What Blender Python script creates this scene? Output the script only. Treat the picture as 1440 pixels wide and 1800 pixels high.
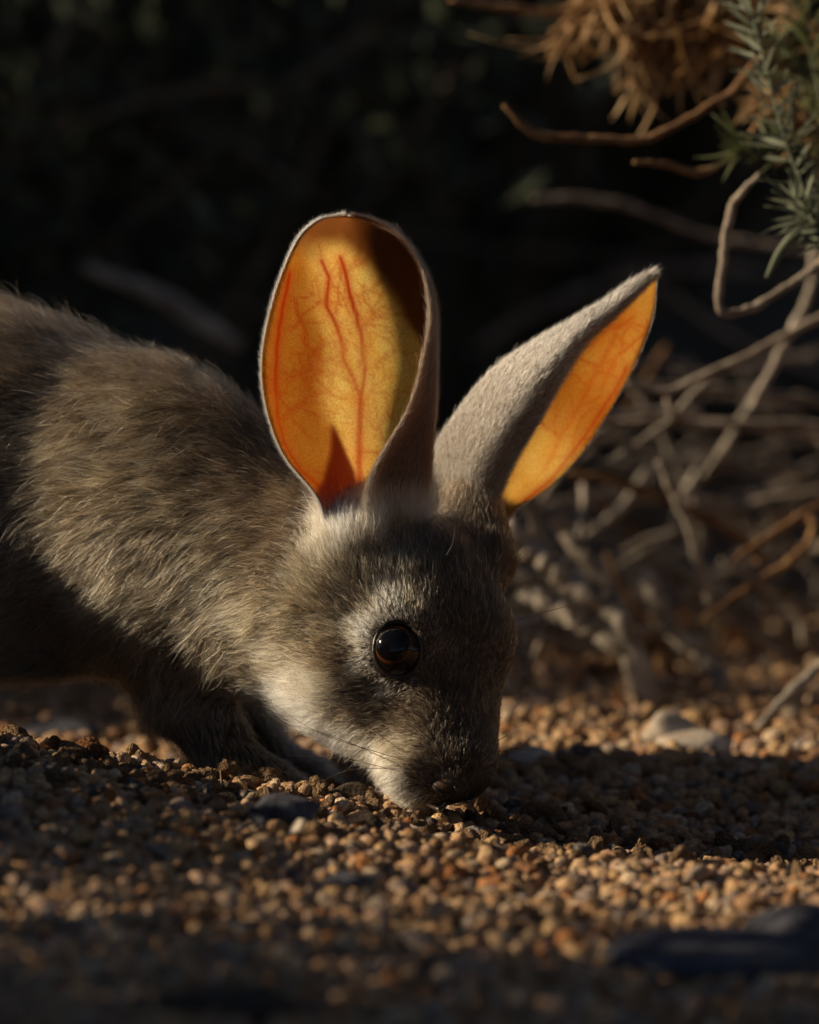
import bpy, math, random
import numpy as np
from mathutils import Vector, Matrix

random.seed(7)
RNG = np.random.default_rng(11)
sc = bpy.context.scene
for o in list(bpy.data.objects):
    bpy.data.objects.remove(o)
COL = sc.collection

# ------------------------------------------------------------------ camera
S = 0.00015                       # metres per photograph pixel at the rabbit
PITCH = math.radians(7.0)
DIST = 4.0
UP = np.array([0, math.sin(PITCH), math.cos(PITCH)])
TOW = np.array([0, -math.cos(PITCH), math.sin(PITCH)])
RIGHT = np.array([1.0, 0, 0])
CENTRE = UP * (540 * S)           # the point at photograph pixel 720, 900
CAMPOS = CENTRE + TOW * DIST

cam_d = bpy.data.cameras.new('camera')
cam = bpy.data.objects.new('camera', cam_d)
COL.objects.link(cam)
sc.camera = cam
cam.location = CAMPOS
cam.rotation_euler = (math.pi / 2 - PITCH, 0, 0)
cam_d.sensor_fit = 'VERTICAL'
cam_d.sensor_height = 30.0
cam_d.lens = 30.0 * DIST / (1800 * S)
cam_d.clip_start = 0.05
cam_d.clip_end = 500
cam_d.dof.use_dof = True
cam_d.dof.focus_distance = DIST - 0.006
cam_d.dof.aperture_fstop = 7.4

# ------------------------------------------------------------------ light
SUN_BACK = math.radians(-2.5)       # how far behind the picture plane the sun stands
SUN_EL = math.radians(23)
sun_dir = np.array([-math.cos(SUN_EL) * math.cos(SUN_BACK), math.cos(SUN_EL) * math.sin(SUN_BACK), math.sin(SUN_EL)])
sun_d = bpy.data.lights.new('sun', 'SUN')
sun_d.energy = 5.0
sun_d.angle = math.radians(0.5)
sun_d.color = (1.0, 0.82, 0.58)
sun = bpy.data.objects.new('sun', sun_d)
COL.objects.link(sun)
sun.rotation_euler = Vector(sun_dir).to_track_quat('Z', 'Y').to_euler()

world = bpy.data.worlds.new('World')
sc.world = world
world.use_nodes = True
wn = world.node_tree
wn.nodes.clear()
sky = wn.nodes.new('ShaderNodeTexSky')
sky.sky_type = 'NISHITA'
sky.sun_disc = False
sky.sun_elevation = SUN_EL
sky.altitude = 1800
sky.air_density = 0.6
sky.dust_density = 0.6
sky.sun_rotation = math.atan2(sun_dir[0], sun_dir[1])
bg = wn.nodes.new('ShaderNodeBackground')
bg.inputs['Strength'].default_value = 0.05
wo = wn.nodes.new('ShaderNodeOutputWorld')
wn.links.new(sky.outputs[0], bg.inputs[0])
wn.links.new(bg.outputs[0], wo.inputs[0])

sc.view_settings.view_transform = 'Standard'
sc.view_settings.look = 'None'
sc.view_settings.gamma = 1
sc.view_settings.exposure = 0.3
sc.view_settings.use_curve_mapping = False
sc.render.engine = 'CYCLES'
sc.cycles.use_denoising = True
sc.cycles.max_bounces = 8
sc.cycles.diffuse_bounces = 4
sc.cycles.glossy_bounces = 4
sc.cycles.transmission_bounces = 6
sc.cycles.transparent_max_bounces = 6
sc.cycles.sample_clamp_indirect = 6

# ------------------------------------------------------------------ helpers
def loc(p):
    """rabbit space (photo px right, photo px down, px toward camera) -> world, plain scaling of one block"""
    p = np.asarray(p, float)
    return (p[..., 0:1] - 720) * S * RIGHT + (1440 - p[..., 1:2]) * S * UP + p[..., 2:3] * S * TOW

def at(px, py, depth):
    """a photo pixel on the plane `depth` metres behind the rabbit -> world"""
    k = (DIST + depth) / DIST
    return CENTRE + (px - 720) * S * k * RIGHT + (900 - py) * S * k * UP - TOW * depth

def on_ground(px, py):
    """where the ray of a photo pixel meets the ground"""
    d = at(px, py, 0) - CAMPOS
    lo, hi = 0.5, 3.0
    for _ in range(60):
        m = (lo + hi) / 2
        p = CAMPOS + d * m
        if p[2] > ground_h(p[0], p[1]):
            lo = m
        else:
            hi = m
    return CAMPOS + d * lo

def wob(x, y, z=0.0, seed=0, oct=4, f=1.0):
    r = np.random.default_rng(1000 + seed)
    out = 0
    amp = 1.0
    for i in range(oct):
        for _ in range(3):
            a = r.normal(size=3)
            a = a / np.linalg.norm(a) * f * (0.7 + 0.6 * r.random())
            ph = r.random() * 6.283
            out = out + amp * np.sin(a[0] * x + a[1] * y + a[2] * z + ph) / 3
        f *= 1.9
        amp *= 0.55
    return out

def sstep(a, b, x):
    t = np.clip((x - a) / (b - a), 0, 1)
    return t * t * (3 - 2 * t)

def fast_mesh(name, verts, faces, smooth=True):
    verts = np.asarray(verts, np.float32)
    faces = np.asarray(faces, np.int32)
    me = bpy.data.meshes.new(name)
    n = faces.shape[1]
    me.vertices.add(len(verts))
    me.vertices.foreach_set('co', verts.ravel())
    me.loops.add(faces.size)
    me.loops.foreach_set('vertex_index', faces.ravel())
    me.polygons.add(len(faces))
    me.polygons.foreach_set('loop_start', np.arange(0, faces.size, n, dtype=np.int32))
    me.polygons.foreach_set('loop_total', np.full(len(faces), n, np.int32))
    me.polygons.foreach_set('use_smooth', np.full(len(faces), smooth))
    me.update(calc_edges=True)
    me.validate()
    return me

def vattr(me, name, data):
    data = np.asarray(data, np.float32)
    if data.ndim == 1:
        a = me.attributes.new(name, 'FLOAT', 'POINT')
        a.data.foreach_set('value', data)
    else:
        if data.shape[1] == 3:
            data = np.concatenate([data, np.ones((len(data), 1), np.float32)], 1)
        a = me.attributes.new(name, 'FLOAT_COLOR', 'POINT')
        a.data.foreach_set('color', data.ravel())

def link(name, data, mat=None, parent=None, label=None, cat=None, group=None, kind=None):
    o = bpy.data.objects.new(name, data)
    COL.objects.link(o)
    if mat is not None and data is not None and not data.materials:
        data.materials.append(mat)
    if parent is not None:
        o.parent = parent
        o.matrix_parent_inverse = Matrix.Translation(-parent.location)
    for k, v in (('label', label), ('category', cat), ('group', group), ('kind', kind)):
        if v:
            o[k] = v
    return o

def empty(name, p, label, cat, group=None):
    o = bpy.data.objects.new(name, None)
    COL.objects.link(o)
    o.location = p
    o.empty_display_size = 0.01
    o['label'] = label
    o['category'] = cat
    if group:
        o['group'] = group
    return o

def catmull(P, n):
    """resample rows of control points to n rows"""
    P = np.asarray(P, float)
    m = len(P)
    Q = np.concatenate([[2 * P[0] - P[1]], P, [2 * P[-1] - P[-2]]])
    t = np.linspace(0, m - 1 - 1e-9, n)
    i = t.astype(int)
    f = (t - i).reshape([-1] + [1] * (P.ndim - 1))
    a, b, c, d = Q[i], Q[i + 1], Q[i + 2], Q[i + 3]
    return 0.5 * (2 * b + (c - a) * f + (2 * a - 5 * b + 4 * c - d) * f ** 2 + (3 * b - a - 3 * c + d) * f ** 3)

class Geo:
    def __init__(self):
        self.v, self.f, self.c, self.n = [], [], [], 0
    def add(self, v, f, c=None):
        self.v.append(np.asarray(v, float))
        self.f.append(np.asarray(f, int) + self.n)
        if c is not None:
            c = np.asarray(c, float)
            self.c.append(np.tile(c, (len(v), 1)) if c.ndim == 1 else c)
        self.n += len(v)
    def mesh(self, name, smooth=True):
        me = fast_mesh(name, np.concatenate(self.v), np.concatenate(self.f), smooth)
        if self.c:
            vattr(me, 'col', np.concatenate(self.c))
        return me

def tube(pts, radii, sides=8, seg=None, knob=0.0, seed=0):
    pts = np.asarray(pts, float)
    seg = seg or max(6, 5 * (len(pts) - 1))
    R = catmull(np.asarray(radii, float).reshape(-1, 1) if len(np.shape(radii)) else np.full((len(pts), 1), radii), seg)[:, 0]
    P = catmull(pts, seg)
    if knob:
        r = np.random.default_rng(seed + 5)
        R = R * (1 + knob * r.normal(size=seg) * 0.6)
        P = P + r.normal(size=(seg, 3)) * (R * knob)[:, None]
    T = np.gradient(P, axis=0)
    T /= np.linalg.norm(T, axis=1, keepdims=True) + 1e-12
    N = np.cross(T, [0.31, 0.17, 0.93])
    N /= np.linalg.norm(N, axis=1, keepdims=True) + 1e-12
    B = np.cross(T, N)
    a = np.linspace(0, 2 * math.pi, sides, endpoint=False)
    ring = np.cos(a)[None, :, None] * N[:, None] + np.sin(a)[None, :, None] * B[:, None]
    V = (P[:, None] + ring * np.maximum(R, 1e-6)[:, None, None]).reshape(-1, 3)
    F = []
    i = np.arange(seg - 1)[:, None]
    j = np.arange(sides)[None]
    j2 = (j + 1) % sides
    F = np.stack([i * sides + j, i * sides + j2, (i + 1) * sides + j2, (i + 1) * sides + j], -1).reshape(-1, 4)
    V = np.concatenate([V, P[:1] - T[:1] * R[0] * 0.3, P[-1:] + T[-1:] * R[-1] * 0.3])
    c0, c1 = len(V) - 2, len(V) - 1
    jj = np.arange(sides)
    j2 = (jj + 1) % sides
    cap0 = np.stack([np.full(sides, c0), j2, jj, jj], -1)
    cap1 = np.stack([np.full(sides, c1), (seg - 1) * sides + jj, (seg - 1) * sides + j2, (seg - 1) * sides + j2], -1)
    return V, F, cap0, cap1

def tube_mesh(name, pts, radii, **k):
    V, F, a, b = tube(pts, radii, **k)
    T = np.concatenate([F[:, [0, 1, 2]], F[:, [0, 2, 3]], a[:, :3], b[:, :3]])
    return fast_mesh(name, V, T)

def tube_tris(pts, radii, **k):
    V, F, a, b = tube(pts, radii, **k)
    return V, np.concatenate([F[:, [0, 1, 2]], F[:, [0, 2, 3]], a[:, :3], b[:, :3]])

# ------------------------------------------------------------------ materials
def mat(name):
    m = bpy.data.materials.new(name)
    m.use_nodes = True
    nt = m.node_tree
    nt.nodes.clear()
    return m, nt, nt.nodes.new, nt.links.new

def surf_mat(name, c1, c2, scale=60, rough=0.9, bump=0.3, bscale=300, attr=None, rnd=0.0, c3=None, dist=0.001):
    m, nt, N, L = mat(name)
    out = N('ShaderNodeOutputMaterial')
    b = N('ShaderNodeBsdfPrincipled')
    b.inputs['Roughness'].default_value = rough
    b.inputs['Specular IOR Level'].default_value = 0.2
    L(b.outputs[0], out.inputs[0])
    tc = N('ShaderNodeTexCoord')
    no = N('ShaderNodeTexNoise')
    no.inputs['Scale'].default_value = scale
    no.inputs['Detail'].default_value = 5
    L(tc.outputs['Object'], no.inputs['Vector'])
    cr = N('ShaderNodeValToRGB')
    cr.color_ramp.elements[0].position = 0.36
    cr.color_ramp.elements[1].position = 0.66
    cr.color_ramp.elements[0].color = (*c1, 1)
    cr.color_ramp.elements[1].color = (*c2, 1)
    if c3:
        e = cr.color_ramp.elements.new(0.5)
        e.color = (*c3, 1)
    L(no.outputs[0], cr.inputs[0])
    colour = cr.outputs[0]
    if attr:
        at_ = N('ShaderNodeAttribute')
        at_.attribute_name = attr
        mx = N('ShaderNodeMix')
        mx.data_type = 'RGBA'
        mx.blend_type = 'MULTIPLY'
        mx.inputs[0].default_value = 1
        L(colour, mx.inputs[6])
        L(at_.outputs['Color'], mx.inputs[7])
        colour = mx.outputs[2]
    if rnd:
        oi = N('ShaderNodeObjectInfo')
        hs = N('ShaderNodeHueSaturation')
        mr = N('ShaderNodeMapRange')
        mr.inputs[3].default_value = 1 - rnd
        mr.inputs[4].default_value = 1 + rnd
        L(oi.outputs['Random'], mr.inputs[0])
        L(mr.outputs[0], hs.inputs['Value'])
        L(colour, hs.inputs['Color'])
        colour = hs.outputs[0]
    L(colour, b.inputs['Base Color'])
    n2 = N('ShaderNodeTexNoise')
    n2.inputs['Scale'].default_value = bscale
    n2.inputs['Detail'].default_value = 4
    L(tc.outputs['Object'], n2.inputs['Vector'])
    bp = N('ShaderNodeBump')
    bp.inputs['Strength'].default_value = bump
    bp.inputs['Distance'].default_value = dist
    L(n2.outputs[0], bp.inputs['Height'])
    L(bp.outputs[0], b.inputs['Normal'])
    return m

M_ground = surf_mat('soil', (0.10, 0.062, 0.036), (0.26, 0.16, 0.09), 90, bump=0.8, bscale=260, dist=0.003)
M_gravel = surf_mat('granite_gravel', (0.72, 0.68, 0.64), (1.3, 1.27, 1.22), 700, bump=1.0, bscale=1100, attr='col', dist=0.0011)
M_tan = surf_mat('tan_pebble', (0.28, 0.17, 0.09), (0.50, 0.33, 0.19), 2.6, bump=0.9, bscale=4.2, rnd=0.25, c3=(0.40, 0.25, 0.13), dist=0.12)
M_rust = surf_mat('rust_pebble', (0.22, 0.085, 0.03), (0.45, 0.21, 0.085), 2.6, bump=0.9, bscale=4.2, rnd=0.25, dist=0.12)
M_grey = surf_mat('grey_pebble', (0.16, 0.14, 0.125), (0.42, 0.37, 0.32), 2.6, bump=0.9, bscale=4.2, rnd=0.25, dist=0.12)
M_rust_stone = surf_mat('rusty_stone', (0.16, 0.075, 0.035), (0.36, 0.18, 0.085), 300, bump=1.0, bscale=700, dist=0.001)
M_grey_stone = surf_mat('grey_stone', (0.14, 0.125, 0.11), (0.40, 0.36, 0.31), 420, bump=1.0, bscale=800, dist=0.001)
M_tan_stone = surf_mat('tan_stone', (0.28, 0.17, 0.09), (0.50, 0.33, 0.19), 350, bump=1.0, bscale=800, dist=0.001)
M_slate = surf_mat('slate_stone', (0.035, 0.037, 0.045), (0.085, 0.085, 0.10), 160, rough=0.7, bump=0.7, bscale=500, dist=0.0008)
M_clod = surf_mat('dark_clod', (0.035, 0.025, 0.018), (0.085, 0.06, 0.04), 300, bump=0.8, bscale=900, dist=0.0006)
M_pale = surf_mat('pale_stone', (0.36, 0.29, 0.22), (0.58, 0.50, 0.40), 120, bump=0.6, bscale=500, dist=0.0008)
M_bark = surf_mat('grey_brown_bark', (0.17, 0.135, 0.105), (0.38, 0.31, 0.24), 150, bump=0.6, bscale=420, dist=0.001)
M_bark_warm = surf_mat('warm_brown_bark', (0.13, 0.065, 0.03), (0.30, 0.17, 0.08), 150, bump=0.6, bscale=420, dist=0.001)
M_bark_pale = surf_mat('weathered_pale_wood', (0.22, 0.18, 0.14), (0.46, 0.40, 0.32), 110, bump=0.6, bscale=420, dist=0.001)
M_straw = surf_mat('dry_straw', (0.32, 0.24, 0.13), (0.5, 0.4, 0.24), 200, bump=0.3)

def leaf_mat(name, c1, c2, tr=0.35):
    m, nt, N, L = mat(name)
    out = N('ShaderNodeOutputMaterial')
    tc = N('ShaderNodeTexCoord')
    no = N('ShaderNodeTexNoise')
    no.inputs['Scale'].default_value = 45
    no.inputs['Detail'].default_value = 3
    L(tc.outputs['Object'], no.inputs['Vector'])
    cr = N('ShaderNodeValToRGB')
    cr.color_ramp.elements[0].position = 0.38
    cr.color_ramp.elements[1].position = 0.62
    cr.color_ramp.elements[0].color = (*c1, 1)
    cr.color_ramp.elements[1].color = (*c2, 1)
    L(no.outputs[0], cr.inputs[0])
    d = N('ShaderNodeBsdfPrincipled')
    d.inputs['Roughness'].default_value = 0.6
    d.inputs['Specular IOR Level'].default_value = 0.3
    t = N('ShaderNodeBsdfTranslucent')
    mx = N('ShaderNodeMixShader')
    mx.inputs[0].default_value = tr
    L(cr.outputs[0], d.inputs['Base Color'])
    L(cr.outputs[0], t.inputs[0])
    L(d.outputs[0], mx.inputs[1])
    L(t.outputs[0], mx.inputs[2])
    L(mx.outputs[0], out.inputs[0])
    return m

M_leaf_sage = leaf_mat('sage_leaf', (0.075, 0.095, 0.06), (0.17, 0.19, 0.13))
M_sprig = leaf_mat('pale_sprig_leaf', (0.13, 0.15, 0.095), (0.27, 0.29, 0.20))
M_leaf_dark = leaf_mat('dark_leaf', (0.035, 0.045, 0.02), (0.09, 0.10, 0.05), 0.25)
M_leaf_green = leaf_mat('green_leaf', (0.08, 0.095, 0.035), (0.16, 0.17, 0.075))
M_dry = leaf_mat('dry_curled_leaf', (0.30, 0.17, 0.07), (0.55, 0.38, 0.20), 0.3)

def hair_mat(name, rough=0.38, radial=0.5):
    m, nt, N, L = mat(name)
    out = N('ShaderNodeOutputMaterial')
    h = N('ShaderNodeBsdfHairPrincipled')
    h.model = 'CHIANG'
    h.parametrization = 'COLOR'
    h.inputs['Roughness'].default_value = rough
    h.inputs['Radial Roughness'].default_value = radial
    h.inputs['Coat'].default_value = 0.0
    h.inputs['Random Roughness'].default_value = 0.15
    a = N('ShaderNodeAttribute')
    a.attribute_name = 'hcol'
    L(a.outputs['Color'], h.inputs['Color'])
    L(h.outputs[0], out.inputs[0])
    return m

M_fur = hair_mat('agouti_fur')
M_earfur = hair_mat('fine_ear_fur', 0.45, 0.7)
M_skin = surf_mat('undercoat_skin', (0.035, 0.026, 0.02), (0.075, 0.055, 0.04), 200, bump=0.2)

# ------------------------------------------------------------------ ground
def ground_h(X, Y):
    X = np.asarray(X, float)
    Y = np.asarray(Y, float)
    ridge = 0.0235 * np.clip((0.035 - X) / 0.145, 0, 1.5) ** 1.15
    prof = np.where(Y > -0.012, 1 - sstep(-0.012, 0.075, Y) * 1.12, 1 - 0.86 * sstep(-0.012, -0.30, Y))
    near = np.exp(-(X ** 2 + Y ** 2) / 0.5)
    h = ridge * prof * np.exp(-np.maximum(-X - 0.25, 0) * 4)
    h = h + (wob(X, Y, 0, 1, 3, 28.0) * 0.0022 + wob(X, Y, 0, 2, 2, 95.0) * 0.0009)
    far = np.sqrt(X ** 2 + Y ** 2)
    h = h + sstep(0.8, 8, far) * wob(X, Y, 0, 3, 3, 1.2) * 0.06 - 0.0015
    h = h - 0.013 * sstep(0.0, 0.12, X) * np.exp(-((Y - 0.005) / 0.085) ** 2) * np.exp(-np.maximum(X - 0.2, 0) * 4)
    h = h - 0.0042 * np.exp(-((X - 0.010) ** 2 + (Y + 0.02) ** 2) / 0.05 ** 2)
    h = h - 0.012 * sstep(-0.14, -0.40, Y) * sstep(-0.10, 0.15, X)
    return h

def axis_coords(lo, hi, step, end_lo, end_hi):
    c = list(np.arange(lo, hi + 1e-9, step))
    d = step
    while c[-1] < end_hi:
        d *= 1.18
        c.append(c[-1] + d)
    d = step
    while c[0] > end_lo:
        d *= 1.18
        c.insert(0, c[0] - d)
    return np.array(c)

gx = axis_coords(-0.32, 0.32, 0.004, -90, 90)
gy = axis_coords(-0.55, 0.50, 0.004, -60, 200)
GX, GY = np.meshgrid(gx, gy)
GZ = ground_h(GX, GY)
nx, ny = len(gx), len(gy)
i, j = np.meshgrid(np.arange(nx - 1), np.arange(ny - 1))
q = (j * nx + i).ravel()
me = fast_mesh('ground', np.stack([GX, GY, GZ], -1).reshape(-1, 3), np.stack([q, q + 1, q + nx + 1, q + nx], -1))
link('ground', me, M_ground, kind='structure')

import bmesh
def ico(sub):
    bm = bmesh.new()
    bmesh.ops.create_icosphere(bm, subdivisions=sub, radius=1)
    v = np.array([p.co[:] for p in bm.verts])
    f = np.array([[p.index for p in q.verts] for q in bm.faces])
    bm.free()
    return v, f

def lump(sub, seed, rough=0.22, cuts=5, squash=(1, 1, 0.8)):
    """a crumb of rock: a ball cut by a few planes and roughened"""
    v, f = ico(sub)
    r = np.random.default_rng(seed)
    for _ in range(cuts):
        n = r.normal(size=3)
        n /= np.linalg.norm(n)
        d = 0.55 + 0.3 * r.random()
        s = v @ n
        over = np.maximum(s - d, 0)
        v = v - over[:, None] * n * 0.9
    v = v * (1 + rough * wob(v[:, 0], v[:, 1], v[:, 2], seed, 3, 2.2) + 0.5 * rough * wob(v[:, 0], v[:, 1], v[:, 2], seed + 500, 2, 6.0))[:, None]
    return v * np.array(squash) * (0.85 + 0.3 * r.random(3)), f

def rand_rot(n, rng):
    q = rng.normal(size=(n, 4))
    q /= np.linalg.norm(q, axis=1, keepdims=True)
    w, x, y, z = q.T
    return np.stack([1 - 2 * (y * y + z * z), 2 * (x * y - z * w), 2 * (x * z + y * w),
                     2 * (x * y + z * w), 1 - 2 * (x * x + z * z), 2 * (y * z - x * w),
                     2 * (x * z - y * w), 2 * (y * z + x * w), 1 - 2 * (x * x + y * y)], -1).reshape(n, 3, 3)

GRAVEL_COLS = np.array([[0.42, 0.26, 0.14], [0.50, 0.34, 0.20], [0.36, 0.21, 0.11], [0.44, 0.30, 0.21], [0.54, 0.42, 0.29],
                        [0.40, 0.18, 0.07], [0.30, 0.24, 0.20], [0.16, 0.12, 0.10], [0.47, 0.31, 0.16]])
GRAVEL_P = np.array([0.2, 0.17, 0.15, 0.12, 0.07, 0.06, 0.08, 0.05, 0.10])
GRAVEL_P = GRAVEL_P / GRAVEL_P.sum()

def grain_field(x0, x1, y0, y1, cell, rlo, rhi, skip=None):
    xs, ys = np.meshgrid(np.arange(x0, x1, cell), np.arange(y0, y1, cell))
    n = xs.size
    x = xs.ravel() + RNG.uniform(-0.5, 0.5, n) * cell
    y = ys.ravel() + RNG.uniform(-0.5, 0.5, n) * cell
    if skip is not None:
        k = ~skip(x, y)
        x, y = x[k], y[k]
    n = len(x)
    r = rlo + (rhi - rlo) * RNG.beta(1.3, 2.6, n)
    z = ground_h(x, y) + r * RNG.uniform(-0.1, 0.6, n)
    return x, y, z, r

def joined_grains(name, x, y, z, r, sub, label):
    bases = [lump(sub, 40 + k, 0.30, 7) for k in range(12)]
    n = len(x)
    which = RNG.integers(0, 12, n)
    col = GRAVEL_COLS[RNG.choice(len(GRAVEL_COLS), n, p=GRAVEL_P)] * RNG.uniform(0.75, 1.2, (n, 1))
    R = rand_rot(n, RNG)
    g = Geo()
    for k in range(12):
        s = np.where(which == k)[0]
        v, f = bases[k]
        V = np.einsum('nij,vj->nvi', R[s], v) * (r[s][:, None, None] * np.array([1, 1, 0.85]))
        V += np.stack([x[s], y[s], z[s]], -1)[:, None]
        F = f[None] + (np.arange(len(s)) * len(v))[:, None, None]
        g.add(V.reshape(-1, 3), F.reshape(-1, 3), np.repeat(col[s], len(v), 0))
    o = link(name, g.mesh(name, smooth=True), M_gravel, label=label, cat='gravel', kind='stuff')
    return o

inner = (-0.15, 0.17, -0.46, 0.30)
x, y, z, r = grain_field(*inner, 0.0040, 0.0014, 0.0046)
vis = (np.abs(x) < 0.118) & (y > -0.16) & (y < 0.06)
score = np.where(vis, r * np.exp(-np.abs(y + 0.02) * 4), -1)
top = np.argsort(-score)[:260]
keep = np.ones(len(x), bool)
keep[top] = False
joined_grains('gravel', x[keep], y[keep], z[keep], r[keep], 2, 'coarse tan granite gravel spread around the rabbit')
PEB = (x[top], y[top], z[top], r[top])
x, y, z, r = grain_field(-0.5, 0.5, -0.9, 0.75, 0.0075, 0.0025, 0.0062,
                         lambda a, b: (a > inner[0]) & (a < inner[1]) & (b > inner[2]) & (b < inner[3]))
joined_grains('gravel', x, y, z, r, 1, 'coarser tan gravel at the edges of the clearing')

peb_mesh = {}
for key, m_ in (('tan', M_tan), ('rust', M_rust), ('grey', M_grey)):
    peb_mesh[key] = []
    for k in range(5):
        v, f = lump(3, 300 + k + 17 * len(peb_mesh), 0.28, 8)
        pm = fast_mesh('pebble', v, f)
        pm.materials.append(m_)
        peb_mesh[key].append(pm)
PL = {'tan': ('small tan granite pebble lying in the coarse gravel', 'tan pebbles in the gravel'),
      'rust': ('small rust orange pebble lying in the coarse gravel', 'rust orange pebbles in the gravel'),
      'grey': ('small speckled grey pebble lying in the coarse gravel', 'grey pebbles in the gravel')}
for k in range(len(PEB[0])):
    key = random.choices(['tan', 'rust', 'grey'], [0.72, 0.13, 0.15])[0]
    o = link('pebble', random.choice(peb_mesh[key]), label=PL[key][0], cat='pebble', group=PL[key][1])
    rr = PEB[3][k]
    o.location = (PEB[0][k], PEB[1][k], PEB[2][k])
    o.scale = (rr * random.uniform(0.85, 1.2), rr * random.uniform(0.85, 1.2), rr * random.uniform(0.7, 1.0))
    o.rotation_euler = (random.uniform(0, 6.28), random.uniform(0, 6.28), random.uniform(0, 6.28))

def stone(name, px, py, size, m_, label, cat, seed, sink=0.35, rz=0.0, sub=4, cuts=8):
    """a stone sitting on the ground where the pixel's ray meets it; size = full width, depth, height in mm"""
    p = on_ground(px, py)
    v, f = lump(sub, seed, 0.13, cuts, (1, 1, 1))
    v = v / np.abs(v).max(0)
    v = v * np.array(size) * 0.0005
    c, s = math.cos(rz), math.sin(rz)
    v = v @ np.array([[c, s, 0], [-s, c, 0], [0, 0, 1]])
    o = link(name, fast_mesh(name, v, f), m_, label=label, cat=cat)
    o.location = (p[0], p[1], float(ground_h(p[0], p[1])) + size[2] * 0.0005 * (1 - 2 * sink))
    return o

stone('slate_stone', 497, 1462, (20, 16, 13), M_slate, 'dark bluish slate stone in front of the front paw', 'stone', 5, 0.25)
stone('flat_rock', 1260, 1700, (62, 60, 12), M_slate, 'wide flat dark rock half buried in the shaded gravel', 'rock', 9, 0.3, 0.2)
stone('round_rock', 1420, 1680, (34, 50, 20), M_slate, 'rounded dark rock beside the wide flat rock', 'rock', 12, 0.3)
stone('pale_pebble', 527, 1478, (7, 6, 7), M_pale, 'pale buff pebble leaning on the dark slate stone', 'pebble', 21, 0.15, sub=3)
stone('brown_pebble', 640, 1462, (12, 9, 8), M_clod, 'dark brown pebble below the rabbit chin', 'pebble', 22, 0.3, sub=3)
stone('soil_clod', 612, 1412, (14, 9, 8), M_clod, 'dark crumbly clod of soil behind the slate stone', 'clod', 23, 0.3, sub=3)
stone('soil_clod', 660, 1408, (9, 8, 5), M_clod, 'smaller dark soil clod under the white jaw fur', 'clod', 24, 0.3, sub=3)
stone('ridge_stone', 120, 1338, (8, 7, 7), M_rust_stone, 'dark rusty stone standing up on the gravel ridge', 'stone', 25, 0.15, sub=3)
stone('ridge_stone', 14, 1306, (9, 7, 7), M_rust_stone, 'rusty brown stone on top of the gravel ridge', 'stone', 26, 0.2, sub=3)
stone('dark_pebble', 605, 1570, (13, 9, 8), M_slate, 'blackish pebble in the shaded front gravel', 'pebble', 27, 0.25, sub=3)
stone('dark_pebble', 375, 1790, (42, 34, 14), M_clod, 'broad brown stone low in the shaded front gravel', 'stone', 28, 0.3, sub=3)
stone('orange_pebble', 925, 1545, (6.5, 6, 6), M_rust_stone, 'bright orange pebble in the sunlit gravel band', 'pebble', 29, 0.15, sub=3)
stone('grey_pebble', 838, 1478, (9, 7, 5), M_grey_stone, 'grey sparkling pebble just below the nose', 'pebble', 30, 0.2, sub=3)
stone('grey_pebble', 880, 1488, (10, 7, 5), M_grey_stone, 'longer grey pebble beside another one below the nose', 'pebble', 31, 0.2, sub=3)
stone('buff_pebble', 1140, 1487, (6, 6, 5), M_tan_stone, 'round buff pebble at the edge of the head shadow', 'pebble', 32, 0.1, sub=3)
stone('pale_stone', 1175, 1312, (16, 14, 12), M_pale, 'pale stone at the back edge of the sunlit gravel', 'stone', 33, 0.2, sub=3)
stone('pale_stone', 1230, 1325, (24, 14, 8), M_pale, 'flatter pale stone beside another at the gravel edge', 'stone', 34, 0.2, sub=3)
stone('pale_stone', 925, 1345, (16, 14, 7), M_pale, 'pale stone behind the rabbit whiskers', 'stone', 35, 0.2, sub=3)
stone('low_rock', 90, 1300, (30, 24, 8), M_slate, 'low dark rock behind the gravel ridge', 'rock', 36, 0.3, sub=3)
p = on_ground(388, 1400)
link('straw_stem', tube_mesh('straw_stem', [p - [0, 0, .003], p + [0.0002, 0, .003], p + [-0.0001, 0, .0068]], [.00022, .0002, .00012], sides=6),
     M_straw, label='tiny upright dry straw stuck in the gravel ridge', cat='straw')

# ------------------------------------------------------------------ rabbit: body as one smooth skin
def ell(P, c, r, rot=0.0):
    d = P - np.array(c, float)
    if rot:
        cs, sn = math.cos(rot), math.sin(rot)
        d = np.stack([cs * d[..., 0] + sn * d[..., 1], -sn * d[..., 0] + cs * d[..., 1], d[..., 2]], -1)
    r = np.array(r, float)
    k0 = np.linalg.norm(d / r, axis=-1)
    k1 = np.linalg.norm(d / (r * r), axis=-1) + 1e-9
    return k0 * (k0 - 1) / k1

def cone(P, a, b, ra, rb):
    a = np.array(a, float)
    ab = np.array(b, float) - a
    t = np.clip(((P - a) @ ab) / (ab @ ab), 0, 1)
    return np.linalg.norm(P - a - t[..., None] * ab, axis=-1) - (ra + (rb - ra) * t)

def smin(a, b, k):
    h = np.clip(0.5 + 0.5 * (b - a) / k, 0, 1)
    return b + (a - b) * h - k * h * (1 - h)

EYE = np.array([699.0, 1141.0, 0.0])
EYE_R = 51.0
EYE2 = np.array([868.0, 1140.0, -85.0])

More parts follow.
